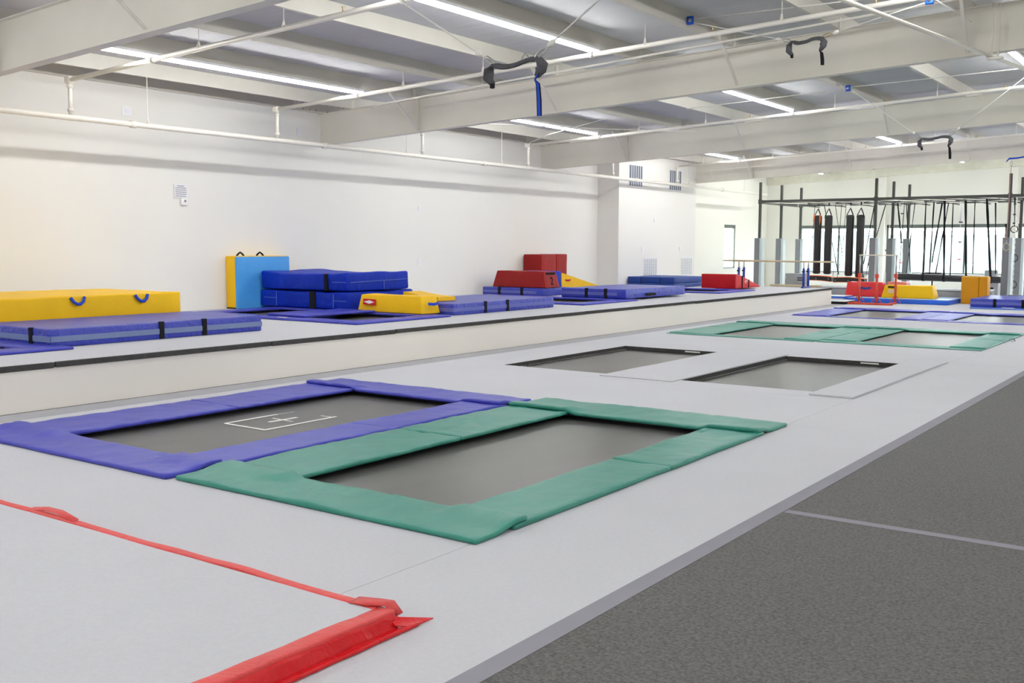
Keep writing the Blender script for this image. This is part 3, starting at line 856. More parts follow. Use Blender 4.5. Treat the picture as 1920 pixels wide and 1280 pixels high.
# stacked royal blue blocks
M_SEAM = mat('pale_seam', (96, 124, 206), rough=.6)
zb = ZP + .052
T = thing('foam_block', 'lower royal blue foam block of the stack, split by a black strap', 'block', (-17.9, 17.6, zb))
obj('cover', B(soft, -19.35, -16.42, 16.53, 18.75, zb, zb + .395, .05, .1, .03, 21), M_ROYAL, T, True)
obj('strap', B(rbox, -17.62, -17.44, 16.49, 16.56, zb, zb + .395, .01), M_BLACK, T)
obj('seam', B(seam, [(-19.2, 16.505, zb + .22), (-18.75, 16.50, zb + .215)]), M_SEAM, T)
obj('seam', B(seam, [(-18.75, 16.50, zb + .38), (-18.75, 16.50, zb + .03)], wd=(1, 0, 0)), M_SEAM, T)
obj('seam', B(seam, [(-16.85, 16.50, zb + .36), (-16.85, 16.50, zb + .03)], wd=(1, 0, 0)), M_SEAM, T)
obj('seam', B(seam, [(-16.85, 16.50, zb + .2), (-16.45, 16.50, zb + .2)]), M_SEAM, T)
zc2 = zb + .425
T = thing('foam_block', 'upper royal blue foam block sagging on top of the stack', 'block', (-17.8, 17.6, zc2))
def bow(q):
    u = (q.x + 19.2) / 2.75
    q.z += (q.z - zc2) / .39 * (.05 * (2 * u - 1) ** 2 - .02)
    return q
obj('cover', B(soft, -19.28, -16.42, 16.5, 18.6, zc2, zc2 + .39, .05, .1, .03, 27, bow), M_ROYAL, T, True)
obj('strap', B(rbox, -17.1, -17.0, 16.46, 16.54, zc2, zc2 + .385, .01), M_BLACK, T)
obj('seam', B(seam, [(-16.395, 16.6, zc2 + .2), (-16.395, 18.55, zc2 + .24)]), M_SEAM, T)
obj('seam', B(seam, [(-16.395, 17.7, zc2 + .22), (-16.395, 17.7, zc2 + .02)], wd=(0, 1, 0)), M_SEAM, T)
obj('seam', B(seam, [(-16.85, 16.47, zc2 + .2), (-16.42, 16.47, zc2 + .2)]), M_SEAM, T)

# vault sections (tapered foam)
def taper(x0, x1, y0, y1, z0, z1, k=.16, ky=None):
    cx, cy2 = (x0 + x1) / 2, (y0 + y1) / 2
    ky = k if ky is None else ky
    def f(q):
        u = (q.z - z0) / (z1 - z0)
        q.x = cx + (q.x - cx) * (1 - 2 * k * u / (x1 - x0) * 1)
        q.y = cy2 + (q.y - cy2) * (1 - 2 * ky * u / (y1 - y0) * 1)
        return q
    return f
T = thing('vault_section', 'yellow trapezoid foam block with a red and white diamond badge, near platform edge', 'block', (-15.2, 17, ZP))
x0, x1, y0, y1, z0, z1 = -16.10, -14.22, 16.52, 17.12, ZP + .052, ZP + .425
obj('cover', B(soft, x0, x1, y0, y1, z0, z1, .02, .15, .012, 33, taper(x0, x1, y0, y1, z0, z1, .07, .05)), M_YEL, T, True)
obj('badge', B(ribbon, [(-15.92, 16.508, ZP + .27), (-15.55, 16.508, ZP + .262)], .13, .01, (0, .13, 1)), M_RED, T)
obj('badge_diamond', B(lambda bm: add_faces(bm, [(-15.9, 16.498, ZP + .268), (-15.73, 16.492, ZP + .225), (-15.58, 16.498, ZP + .264), (-15.73, 16.503, ZP + .305)], [(0, 1, 2, 3)])), M_TAPE, T)
obj('handle', B(ribbon, [(-14.16, 16.66, ZP + .27), (-14.14, 16.82, ZP + .255), (-14.16, 16.98, ZP + .27)], .06, .012, (0, 0, 1)), M_WEBBLUE, T)
T = thing('foam_wedge', 'yellow foam wedge top showing behind the yellow trapezoid block', 'wedge', (-15, 17.6, ZP))
def prism(bm, prof, a0, a1, axis='x'):
    """profile (u,z) extruded along the other axis"""
    vs_ = []
    for a in (a0, a1):
        for u, z in prof:
            vs_.append((a, u, z) if axis == 'x' else (u, a, z))
    n = len(prof)
    add_faces(bm, vs_, [tuple(range(n))[::-1], tuple(range(n, 2 * n))] + [(i, (i + 1) % n, n + (i + 1) % n, n + i) for i in range(n)])
obj('cover', B(prism, [(-15.8, ZP + .265), (-15.8, ZP + .45), (-15.2, ZP + .375), (-14.75, ZP + .35), (-14.75, ZP + .265)], 17.7, 18.3, 'y'), M_YEL, T)

landing_mat('blue landing mat right of the yellow trapezoid block, two black straps on its side', -15.85, -13.92, 17.2, 21.15, ZP, .255, M_BLUESIDE, straps_y=(18.35, 19.2), seed=8, mesh=M_MESH2)
landing_mat('blue landing mat under the red number 2 block', -19.45, -17.15, 25.5, 26.95, ZP, .24, M_BLUESIDE, straps_x=(-18.8, -17.95), seed=9, left='front', mesh=M_MESH2)
T = thing('vault_section', 'dark red trapezoid block marked with a black number 2, on a blue mat', 'block', (-18, 26, ZP + .25))
x0, x1, y0, y1, z0, z1 = -19.1, -17.12, 25.55, 26.35, ZP + .25, ZP + .74
obj('cover', B(soft, x0, x1, y0, y1, z0, z1, .02, .14, .02, 43, taper(x0, x1, y0, y1, z0, z1, .12, .07)), M_MAROON, T, True)
obj('handle', B(rbox, -17.235, -17.2, 25.7, 26.2, z1 - .10, z1 - .03, .01), M_BLACK, T)
text('2', .34, M_BLACKINK, T, (-17.15, 25.95, z0 + .19), Matrix.Rotation(math.radians(-12), 4, 'Y') @ ROT_PX)
# blue and yellow incline wedge, on its own flat mat
landing_mat('flat violet-blue mat under the blue and yellow incline', -18.98, -17.3, 27.0, 30.6, ZP, .12, M_BLUESIDE, left=False, seed=12)
T = thing('incline_wedge', 'incline wedge with blue end and yellow sloping side, beside the tall red block', 'wedge', (-18.7, 29, ZP + .12))
zz = ZP + .121
obj('blue_cover', B(soft, -18.98, -17.8, 27.05, 27.48, zz, zz + .60, .03, .2, .012, 51), M_ROYAL, T, True)
obj('yellow_cover', B(prism, [(27.49, zz), (27.49, zz + .54), (29.95, zz + .03), (29.95, zz)], -18.96, -17.8, 'x'), M_YEL, T)
obj('handle', B(ribbon, [(-17.79, 27.7, zz + .30), (-17.78, 27.85, zz + .28), (-17.79, 28.0, zz + .30)], .06, .01, (0, 0, 1)), M_RED, T)
T = thing('tall_block', 'tall dark red folded block standing against the wall', 'block', (-19.4, 29, ZP))
obj('cover', B(soft, -19.75, -19.02, 28.15, 29.04, ZP, 1.83, .03, .2, .01, 53), M_MAROON, T, True)
obj('cover', B(soft, -19.75, -19.02, 29.05, 29.72, ZP, 1.835, .03, .2, .01, 54), M_MAROON, T, True)
landing_mat('wide blue landing mat with ruffled side, near platform edge right of centre', -16.1, -13.97, 24.85, 28.5, ZP + .052, .26, M_BLUESIDE, straps_x=(-15.25, -14.62), seed=14, left='front', mesh=M_MESH2)
h_ = obj('mat_handle', B(rbox, -13.955, -13.93, 25.95, 26.55, ZP + .10, ZP + .17, .008), M_BLACK)
h_.parent = bpy.data.objects['landing_mat.004'] if 'landing_mat.004' in bpy.data.objects else None
h_.data.transform(Matrix.Translation(-h_.parent.location)); h_.name = 'handle'
# navy folded mats by the boxed wall
for i, (a, b, lab) in enumerate(((-18.85, -18.32, 'leftmost of three navy blue folded panels by the vents'), (-18.31, -17.5, 'middle of three navy blue folded panels by the vents'), (-17.49, -16.93, 'rightmost of three navy blue folded panels by the vents'))):
    T = thing('folded_panel_mat', lab, 'mat', ((a + b) / 2, 34.8, ZP), 'navy folded panels by the vents')
    obj('lower_panel', B(soft, a, b, 33.64, 36.0, ZP + .0, ZP + .17, .03, .3, .006, 60 + i), M_NAVY, T, True)
    obj('upper_panel', B(soft, a, b, 33.64, 36.0, ZP + .172, ZP + .385, .03, .3, .006, 64 + i), M_NAVY, T, True)
# red wedge with two straps
T = thing('foam_wedge', 'red foam wedge with two dark straps at the far end of the platform', 'wedge', (-15, 34.4, ZP))
zr = ZP + .052
obj('cover', B(soft, -15.72, -14.43, 33.36, 35.55, zr, zr + .5, .02, .14, .008, 71,
    lambda q: Vector((q.x, q.y, zr + (q.z - zr) * (1 - .93 * max(0, (q.y - 33.6) / 1.95))))), M_RED, T, True)
for y in (33.92, 34.5):
    f_ = 1 - .93 * max(0, (y - 33.6) / 1.95)
    obj('strap', B(rbox, -14.47, -14.41, y - .03, y + .03, zr, zr + .51 * f_, .008), M_BLACK, T)
bm = bmesh.new()
ribbon(bm, [(-14.405, 34.08, zr + .2), (-14.405, 34.16, zr + .3), (-14.405, 34.2, zr + .16), (-14.405, 34.28, zr + .28), (-14.405, 34.36, zr + .22)], .02, .004, (0, 1, .4))
obj('print', bm, M_TAPE, T)

# red-edged pit cover mat, front left
T = thing('pit_cover_mat', 'large white carpeted mat with a glossy red vinyl edge, bottom left', 'mat', (-6, 2, 0))
X1, Y1, H1 = -3.68, 4.06, .118
obj('carpet_top', B(box, -13.0 + 1.2, X1 - .12, -4.0, Y1 - .07, .001, H1 - .004), M_FLOOR, T)
def edgefn(q):
    q = Vector(q)
    q.z += (noise.noise(Vector((q.x * 3, q.y * 3, 1))) * .006 + noise.noise(Vector((q.x * 9, q.y * 9, 2))) * .003) * (1 if q.z > .02 else 0)
    if q.z < .09: q.x += noise.noise(Vector((q.y * 4, 3, q.z * 5))) * .02
    return q
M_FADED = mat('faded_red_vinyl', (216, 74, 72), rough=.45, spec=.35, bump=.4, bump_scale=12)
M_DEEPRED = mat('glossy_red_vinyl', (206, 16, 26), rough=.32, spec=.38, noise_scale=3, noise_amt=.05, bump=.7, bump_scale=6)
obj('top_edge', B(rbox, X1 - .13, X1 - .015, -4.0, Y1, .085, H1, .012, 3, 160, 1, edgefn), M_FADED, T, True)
def sidefn(q):
    q = Vector(q)
    u = 1 - min(1, max(0, q.z / .1))
    q.x += .03 * u + noise.noise(Vector((q.y * 4, 3, q.z * 6))) * .014 + noise.noise(Vector((q.y * 11, 3, q.z * 9))) * .006
    q.z += noise.noise(Vector((q.y * 3.1, 8, 4))) * .008 if q.z > .05 else 0
    return q
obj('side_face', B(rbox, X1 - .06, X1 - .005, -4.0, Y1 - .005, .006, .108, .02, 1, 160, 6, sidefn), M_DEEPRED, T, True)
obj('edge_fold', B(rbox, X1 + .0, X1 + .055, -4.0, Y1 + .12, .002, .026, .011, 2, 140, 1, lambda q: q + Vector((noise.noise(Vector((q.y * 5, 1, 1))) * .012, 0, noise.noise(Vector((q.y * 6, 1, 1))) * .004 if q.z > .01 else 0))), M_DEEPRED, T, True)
def backfn(q):
    q = Vector(q)
    q.y += noise.noise(Vector((q.x * 1.1, 0, 4))) * .02
    if q.z > .06: q.z += max(0, noise.noise(Vector((q.x * 1.7, 9, 4)))) * .02
    return q
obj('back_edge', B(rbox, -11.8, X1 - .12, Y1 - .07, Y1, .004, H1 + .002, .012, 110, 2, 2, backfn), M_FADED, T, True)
obj('corner_flap', B(ribbon, [(X1 - .30, Y1 - .035, H1 + .004), (X1 - .16, Y1 - .02, H1 + .016), (X1 - .08, Y1 + .02, H1 + .014), (X1 - .03, Y1 + .05, H1 * .6)], [.09, .10, .08, .05], .005, (0, 1, .1)), M_FADED, T, True)
def cf(bm):
    a = [(X1 - .06, Y1 - .02, .10), (X1 - .01, Y1 + .02, .07), (X1 + .05, Y1 + .24, .012), (X1 + .055, Y1 + .05, .02), (X1 + .02, Y1 - .05, .05)]
    add_faces(bm, a + [(x, y, z - .006) for x, y, z in a], [(0, 1, 2, 3, 4), (9, 8, 7, 6, 5)] + [(k, (k + 1) % 5, 5 + (k + 1) % 5, 5 + k) for k in range(5)])
obj('corner_flap', B(cf), M_DEEPRED, T)
obj('raised_flap', B(ribbon, [(-7.35, Y1 - .03, H1 + .004), (-7.2, Y1 + .0, H1 + .022), (-7.0, Y1 + .0, H1 + .026), (-6.75, Y1 - .03, H1 + .006)], .05, .004, (0, 1, .35)), M_FADED, T, True)

# ------------------------------------------------------------------ apparatus at the far end
T = thing('parallel_bars', 'parallel bars with pale wooden rails and blue uprights at platform end', 'parallel bars', (-14.3, 36.8, ZP))
for y in (36.62, 37.1):
    obj('rail', B(tube, [(-16.35, y, 1.575), (-12.25, y, 1.56)], .036, 10, flat=.8), M_WOOD, T, True)
for x in (-15.72, -13.2):
    for y in (36.62, 37.1):
        u = obj('upright', B(tube, [(x, y, ZP + .06), (x, y, 1.32)], .045, 10), mat('blue_enamel', (26, 52, 150), rough=.4), T, True)
        obj('piston', B(tube, [(x, y, 1.32), (x, y, 1.56)], .024, 8), M_CHROME, u, True)
        obj('knob', B(tube, [(x, y - .04, 1.2), (x, y - .13, 1.2)], .028, 8), M_BLACK, u, True)
    obj('base_rail', B(rbox, x - .05, x + .05, 36.5, 37.25, ZP, ZP + .06, .015), MATS['blue_enamel'], T)

T = thing('bench_frame', 'low bench with pale top and grey metal legs behind the platform', 'bench', (-15.2, 41.5, 0))
obj('top', B(rbox, -16.3, -14.2, 41.2, 41.55, .46, .54, .015), M_WOOD, T)
for x in (-16.2, -14.3):
    for y in (41.25, 41.5):
        obj('leg', B(box, x - .03, x + .03, y - .03, y + .03, 0, .46), M_CHROME, T)
T = thing('equipment_case', 'light grey case with small dark print behind the parallel bars', 'case', (-15.6, 42.2, 0))
obj('case', B(rbox, -15.8, -14.95, 41.62, 42.05, .0, 1.0, .02), M_GREYBLK, T)
for z, w in ((.82, .26), (.73, .32)):
    obj('printed_line', B(box, -15.27, -15.27 + w, 41.612, 41.618, z - .02, z + .02), M_BLACKINK, T)

# climbing rack: 9 padded posts and the overhead frame
RACKX = (-17.53, -12.56, -7.55); RACKY = (43.0, 45.5, 48.0)
T = thing('overhead_rack', 'dark perforated steel rack with nine posts wrapped in grey pads', 'rack', (-12.5, 45.5, 0))
for x in RACKX + (-2.55,):
    for y in RACKY:
        p = obj('post', B(box, x - .05, x + .05, y - .05, y + .05, .01, 4.9), M_RACK, T)
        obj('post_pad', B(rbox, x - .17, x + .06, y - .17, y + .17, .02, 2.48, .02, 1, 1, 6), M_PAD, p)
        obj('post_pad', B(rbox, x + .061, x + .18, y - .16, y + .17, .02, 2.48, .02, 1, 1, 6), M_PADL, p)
        obj('bracket', B(box, x - .07, x + .07, y - .07, y + .07, 3.96, 4.16), M_RACK, p)
for y in RACKY:
    obj('cross_beam', B(box, RACKX[0], 2.0, y - .055, y + .055, 4.01, 4.12), M_RACK, T)
for x in RACKX + (-2.55,):
    obj('side_beam', B(box, x - .045, x + .045, RACKY[0], RACKY[2], 3.98, 4.06), M_RACK, T)
xx = RACKX[0]
while xx < -3:
    obj('brace', B(tube, [(xx, 43.0, 4.03), (xx + 1.25, 45.5, 4.03)], .02, 6), M_PIPE, T)
    obj('brace', B(tube, [(xx + 1.25, 45.5, 4.03), (xx + 2.4, 48.0, 4.03)], .02, 6), M_PIPE, T)
    xx += 1.25
xx = RACKX[0] + .9
while xx < -3:
    obj('rung', B(box, xx - .02, xx + .02, 43.0, 48.0, 3.94, 3.98), M_RACK, T)
    xx += 1.24

# punch bags
for i, (x, z0, lab) in enumerate(((-15.4, .93, 'leftmost black hanging punch bag, with orange flashes at its top'), (-14.93, .92, 'second black hanging punch bag from the left'),
                                  (-14.0, .86, 'third black hanging punch bag from the left'), (-13.55, .80, 'rightmost of the four black hanging punch bags'))):
    T = thing('punch_bag', lab, 'punch bag', (x, 44.3, z0), 'black punch bags hanging from the rack')
    prof = [(z0, .10), (z0 + .03, .155), (z0 + .08, .165), (3.38, .165), (3.44, .155), (3.47, .11)]
    obj('bag', B(tube, [(x, 44.3, z) for z, r in prof], [r for z, r in prof], 18), M_BLACKV, T, True)
    for s in (-1, 1):
        obj('strap', B(ribbon, [(x + s * .14, 44.2, 3.36), (x + s * .12, 44.25, 3.5), (x, 44.3, 3.76)], .045, .008, (1, 0, .3)), M_BLACK, T)
        if i == 0:
            obj('flash', B(ribbon, [(x + s * .13, 44.16, 3.05), (x + s * .14, 44.15, 3.25), (x + s * .12, 44.18, 3.5)], [.01, .05, .06], .01, (1, 0, 0)), mat('orange_nylon', (230, 110, 50), rough=.6), T)
    obj('hook', B(tube, [(x, 44.3, 3.74), (x, 44.3, 3.95)], .012, 6), M_CHROME, T)
    obj('loop', B(rbox, x - .02, x + .02, 44.26, 44.34, 3.88, 4.0, .005), M_BLACK, T)
obj_ = None
# padded boards slung below the bags
for a, b, z0_, z1_, lab in ((-15.8, -14.52, .66, .88, 'left slung black board with orange piping under the punch bags'), (-14.43, -13.12, .60, .83, 'right slung black board with orange piping under the punch bags')):
    T = thing('slung_board', lab, 'board', ((a + b) / 2, 43.9, z0_))
    arc = lambda q, a=a, b=b: q + Vector((0, 0, -.06 * ((q.x - a) / (b - a) - .35) ** 2 * 2))
    obj('board', B(rbox, a, b, 43.6, 44.05, z0_ + .01, z1_ - .01, .02, 8, 1, 1, arc), M_BLACKV, T)
    for z in (z0_ + .005, z1_ - .02):
        obj('piping', B(rbox, a, b, 43.58, 44.06, z, z + .022, .008, 8, 1, 1, arc), MATS['orange_nylon'], T)
    for x in (a + .1, (a + b) / 2, b - .1):
        obj('ring', B(tube, [(x + .03 * math.cos(k * .785), 43.57, (z0_ + z1_) / 2 - .03 + .03 * math.sin(k * .785)) for k in range(9)], .008, 5, cap=False), M_CHROME, T)
    for x in (a + .05, b - .05):
        obj('sling', B(ribbon, [(x, 43.98, z1_ - .02), (x + .05, 44.5, 2.4), (x + .02, 44.8, 3.97)], .02, .006, (1, 0, 0)), M_BLACK, T)

# straps and slings
straps = [(-12.23, 3.95, -12.01, 2.29, .07, 'black strap crossing in front of the middle padded post, upper length'),
 (-11.95, 4.01, -12.07, .98, .03, 'thin black strap carrying the left end of the hanging log'),
 (-11.88, 3.94, -11.60, 1.01, .04, 'black strap leaning right beside the middle row of posts'),
 (-11.53, 3.94, -11.77, 1.01, .035, 'black strap leaning left beside the middle row of posts'),
 (-11.09, 3.99, -11.10, .90, .06, 'black strap holding the hanging log, second from its left end'),
 (-10.77, 3.98, -10.84, 1.00, .06, 'black strap just right of the second log strap'),
 (-10.45, 3.91, -10.76, 1.47, .07, 'slanting black strap above the middle of the log'),
 (-10.20, 3.91, -10.59, 1.03, .05, 'long slanting black strap crossing the straight log strap'),
 (-10.36, 4.15, -10.26, .73, .10, 'broad straight black strap round the middle of the hanging log'),
 (-10.02, 3.92, -10.02, .95, .05, 'black strap right of the broad middle log strap'),
 (-9.55, 4.09, -9.40, .74, .10, 'broad black strap round the log right of the knotted rope'),
 (-9.19, 4.01, -9.16, 1.03, .05, 'black strap above the orange block'),
 (-8.75, 4.07, -8.47, .76, .10, 'broad black strap round the right end of the hanging log'),
 (-8.42, 3.89, -8.30, 1.05, .06, 'black strap nearest the right-hand padded posts'),
 (-15.37, 3.93, -14.64, .91, .045, 'slanting black strap beside the second punch bag'),
 (-14.88, 3.94, -14.42, 1.29, .025, 'thin slanting strap left of the third punch bag'),
 (-13.20, 3.90, -13.57, 1.37, .045, 'slanting black strap right of the punch bags'),
 (-12.73, 3.89, -13.42, 1.14, .045, 'slanting black strap in front of the middle padded post')]
for xa, za, xb, zb_, w, lab in straps:
    pts = [(xa + (xb - xa) * k / 6, 44.95, za + (zb_ - za) * k / 6) for k in range(7)]
    tw = [w * (.55 + .45 * abs(math.cos(k * .9 + xa * 3))) for k in range(7)]
    s = obj('hanging_strap', B(ribbon, pts, tw, .008, (1, .2, 0)), M_BLACK, loc=(xb, 44.95, zb_))
    tag(s, lab, 'strap', 'black straps hanging from the rack')
T = thing('hanging_log', 'long black padded log slung level from the rack in front of the windows', 'log', (-10.1, 45, .7))
obj('log', B(tube, [(-12.12, 45, .85), (-12.06, 45, .855), (-8.2, 45, .80), (-8.05, 45, .795), (-8.0, 45, .79)], [.12, .14, .14, .11, .05], 16), M_BLACKV, T, True)
for x in (-11.09, -10.27, -9.4, -8.47):
    obj('sling', B(tube, [(x - .045, 45, .85 - (x + 12) * .014), (x + .045, 45, .85 - (x + 12) * .014)], .149, 16), M_BLACK, T, True)
T = thing('peg_rope', 'thin white rope with black and red foot discs in front of the windows', 'rope', (-9.6, 44.6, 1))
obj('rope', B(tube, [(-9.65, 44.6, 3.95), (-9.6, 44.6, 1.05)], .012, 6), M_ROPE, T)
for z, m in ((3.12, M_BLACK), (2.32, M_BLACK), (1.62, M_BRIGHTRED)):
    obj('disc', B(tube, [(-9.62, 44.6, z - .02), (-9.62, 44.6, z + .02)], .075, 12), m, T, True)
obj('sleeve', B(tube, [(-9.65, 44.6, 3.15), (-9.65, 44.6, 3.85)], .035, 8), M_WHITEP, T, True)
T = thing('peg_rope', 'thin white rope with a small red disc left of the middle posts', 'rope', (-11.85, 44.6, 1.4))
obj('rope', B(tube, [(-12.05, 44.6, 3.95), (-11.83, 44.6, 1.5)], .01, 6), M_ROPE, T)
for z, m in ((3.5, M_BLACK), (2.3, M_BLACK), (1.45, M_BRIGHTRED)):
    obj('disc', B(tube, [(-11.93, 44.6, z - .02), (-11.93, 44.6, z + .02)], .06, 10), m, T, True)
T = thing('trapeze', 'thin white trapeze line hanging at the left of the punch bags', 'trapeze', (-16.4, 44.6, 2.4))
for x in (-16.42,):
    obj('line', B(tube, [(x, 44.6, 3.95), (x + .02, 44.6, 2.42)], .010, 6), M_ROPE, T)
    obj('bar', B(tube, [(x, 44.6, 2.42), (x + .25, 44.6, 2.42)], .012, 6), M_CHROME, T)
T = thing('rope_anchor', 'thin chain ending in a dark three-pronged hook between two posts', 'hook', (-12.45, 46.3, 2))
obj('line', B(tube, [(-12.9, 46.3, 3.98), (-12.95, 46.3, 1.95)], .009, 6), M_ROPE, T)
obj('hook', B(tube, [(-13.05, 46.3, 2.0), (-13.0, 46.3, 1.9), (-12.95, 46.3, 1.86), (-12.9, 46.3, 1.9), (-12.85, 46.3, 2.0)], .02, 6), M_RACK, T)

# still rings at right, in front of the rack
T = thing('gymnastic_ring', 'pale hanging gymnastic ring on a long strap, in front of the right padded post', 'ring', (-6.7, 38, 2))
obj('strap', B(ribbon, [(-6.68, 38, 4.85), (-6.70, 38, 4.2), (-6.72, 38, 2.3)], [.012, .028, .03], .01, (1, 0, 0)), mat('dusty_red_webbing', (168, 128, 122), rough=.8), T)
obj('ring', B(tube, [(-6.72 + .09 * math.cos(k * math.pi / 9), 38, 2.12 + .12 * math.sin(k * math.pi / 9)) for k in range(19)], .014, 8, cap=False), M_WOOD, T, True)
obj('shackle', B(tube, [(-6.72, 38, 2.24), (-6.72, 38, 2.34)], .015, 6), M_CHROME, T)
T = thing('gymnastic_ring', 'black hanging gymnastic ring beside the pale ring, on a knotted black strap', 'ring', (-6.5, 38.3, 2))
obj('strap', B(ribbon, [(-7.37, 42.9, 4.0), (-7.35, 42.9, 3.5), (-7.34, 42.9, 2.91)], [.05, .03, .02], .02, (1, 0, 0)), M_BLACK, T)
for z in (3.75, 3.35, 3.02):
    obj('buckle', B(rbox, -7.40, -7.31, 42.87, 42.93, z - .03, z + .03, .01), M_RACK, T)
obj('ring', B(tube, [(-7.34 + .125 * math.cos(k * math.pi / 9), 42.9, 2.79 + .125 * math.sin(k * math.pi / 9)) for k in range(19)], .016, 8, cap=False), M_BLACK, T, True)
T = thing('hanging_chain', 'pale chain with black loops hanging down beside the right padded posts', 'chain', (-6.55, 38.6, .5))
obj('chain', B(tube, [(-7.28 + .02 * (k % 2), 42.75, 4.0 - k * .1) for k in range(38)], .014, 6), M_ROPE, T)
for z in (1.7, .7):
    obj('loop', B(tube, [(-7.27 + .13 * math.sin(k * math.pi / 8), 42.75, z + .14 * math.cos(k * math.pi / 8)) for k in range(9)], .014, 6), M_BLACK, T, True)
T = thing('ring_cable_trolley', 'blue webbing strap tied to a steel clip at the right edge of the picture', 'strap', (-6.5, 38, 5.1))
obj('webbing', B(ribbon, [(-6.84, 38, 4.98), (-6.76, 38, 5.07), (-6.5, 38, 5.08), (-6.0, 38, 5.16)], [.05, .06, .05, .05], .015, (0, .3, 1)), M_WEBBLUE, T)
obj('clip', B(tube, [(-6.68 + .03 * math.cos(k * math.pi / 6), 38, 4.9 + .1 * math.sin(k * math.pi / 6)) for k in range(13)], .01, 6, cap=False), M_CHROME, T, True)
obj('rope', B(tube, [(-6.84, 38, 5.07), (-7.77, 38, 5.60)], .012, 6), M_ROPE, T)

# low horizontal bar in red and cream
T = thing('training_bar', 'low horizontal bar with orange-red stands and a cream bar', 'high bar', (-11.5, 39.8, 0))
for x, y in ((-11.96, 39.2), (-11.03, 38.2), (-10.63, 39.2)):
    u = obj('upright', B(tube, [(x, y, .05), (x, y, 1.05)], .042, 10), M_HBRED, T, True)
    obj('inner_tube', B(tube, [(x, y, 1.05), (x, y, 1.78)], .028, 10), M_CHROME, u, True)
    obj('collar', B(rbox, x - .06, x + .06, y - .06, y + .06, .98, 1.12, .015), M_HBRED, u)
    for s in (-1, 1):
        obj('strut', B(tube, [(x, y, .35), (x + s * .2, y, .04)], .015, 6), M_HBRED, u)
obj('bar', B(tube, [(-12.0, 39.2, 1.8), (-10.58, 39.2, 1.8)], .026, 10), M_HBWHITE, T, True)
obj('bar', B(tube, [(-11.96, 39.2, 1.8), (-11.03, 38.2, 1.8), (-10.63, 39.2, 1.8)], .02, 10), M_HBWHITE, T, True)
obj('base_rail', B(rbox, -12.05, -10.4, 37.95, 38.09, 0.001, .07, .02), M_HBRED, T)
obj('base_rail', B(rbox, -12.02, -11.9, 38.1, 39.3, 0.001, .06, .02), M_HBRED, T)
obj('base_rail', B(rbox, -10.69, -10.57, 38.1, 39.3, 0.001, .06, .02), M_HBRED, T)

# big mats on the far floor
T = thing('landing_mat', 'large royal blue landing mat with pale top on the far floor', 'mat', (-11, 42, 0))
def lift_l(q):
    q = Vector(q)
    if q.x < -11.3: q.z -= 0
    return q
obj('cover', B(soft, -12.55, -8.82, 39.45, 42.1, .002, .17, .02, .35, .006, 91), mat('bright_blue_vinyl', (28, 98, 214), rough=.4, bump=.3), T, True)
obj('top_panel', B(box, -12.5, -8.87, 39.5, 42.05, .172, .178), mat('pale_blue_vinyl', (168, 196, 230), rough=.4), T)
for x in (41.0, 41.8):
    obj('handle', B(box, -8.812, -8.80, x - .08, x + .08, .09, .12), M_BLACK, T)
T = thing('vault_section', 'bright red vault block with a dark blue handle, behind the low bar', 'block', (-12.3, 41, .18))
x0, x1, y0, y1, z0, z1 = -12.95, -11.45, 40.6, 41.2, .18, .74
obj('cover', B(soft, x0, x1, y0, y1, z0, z1, .02, .16, .015, 93, taper(x0, x1, y0, y1, z0, z1, .08, .05)), M_BRIGHTRED, T, True)
obj('handle', B(ribbon, [(-12.35, 40.62, .52), (-12.15, 40.6, .49), (-11.95, 40.62, .52)], .08, .012, (0, 0, 1)), M_NAVY, T)
T = thing('vault_section', 'pale pinkish red creased block between the red and yellow vault blocks', 'block', (-11.2, 41, .18))
obj('cover', B(soft, -11.44, -10.72, 41.0, 41.6, .18, .76, .02, .12, .02, 95), M_PINK, T, True)
T = thing('vault_section', 'long yellow vault block with a dark label, lying on the blue mat', 'block', (-10.9, 41, .18))
x0, x1, y0, y1, z0, z1 = -11.42, -9.5, 40.2, 40.9, .18, .66
obj('cover', B(soft, x0, x1, y0, y1, z0, z1, .02, .14, .02, 97, taper(x0, x1, y0, y1, z0, z1, .1, .05)), M_YEL, T, True)
obj('label_patch', B(box, -11.18, -10.86, 40.19, 40.21, .56, .62), M_BLACK, T)
for z in (.48, .43, .38):
    obj('printed_line', B(box, -11.16, -10.88, 40.175, 40.185, z - .012, z + .012), M_TAPE, T)
T = thing('foam_pit_edge', 'long grey padded pit edge behind the far mats', 'pad', (-12, 44, 0))
obj('cover', B(soft, -15.2, -7.9, 42.15, 42.75, .0, .42, .04, .3, .012, 99, lambda q: q), M_GREYBLK, T, True)
obj('top_panel', B(rbox, -15.2, -7.9, 42.1, 42.78, .425, .50, .02, 12, 2, 1), M_PALE, T)
T = thing('floor_panel_mat', 'low white panel with a thick black edge at the platform corner', 'mat', (-12.6, 38, 0))
obj('edge', B(box, -13.6, -12.0, 37.7, 38.9, .002, .09), M_BLACK, T)
obj('top', B(box, -13.6, -12.02, 37.72, 38.9, .091, .12), M_PALE, T)
T = thing('floor_panel_mat', 'flat grey and blue striped mat behind the white black-edged panel', 'mat', (-13, 40, 0))
obj('lower_sheet', B(box, -14.6, -12.6, 39.3, 40.6, .002, .14), mat('grey_lilac_vinyl', (178, 180, 198), rough=.6), T)
obj('upper_sheet', B(box, -14.6, -12.6, 39.45, 40.6, .141, .20), mat('bright_blue_vinyl', (28, 98, 214)), T)
obj('top', B(box, -14.6, -12.62, 39.47, 40.6, .201, .215), M_PALE, T)
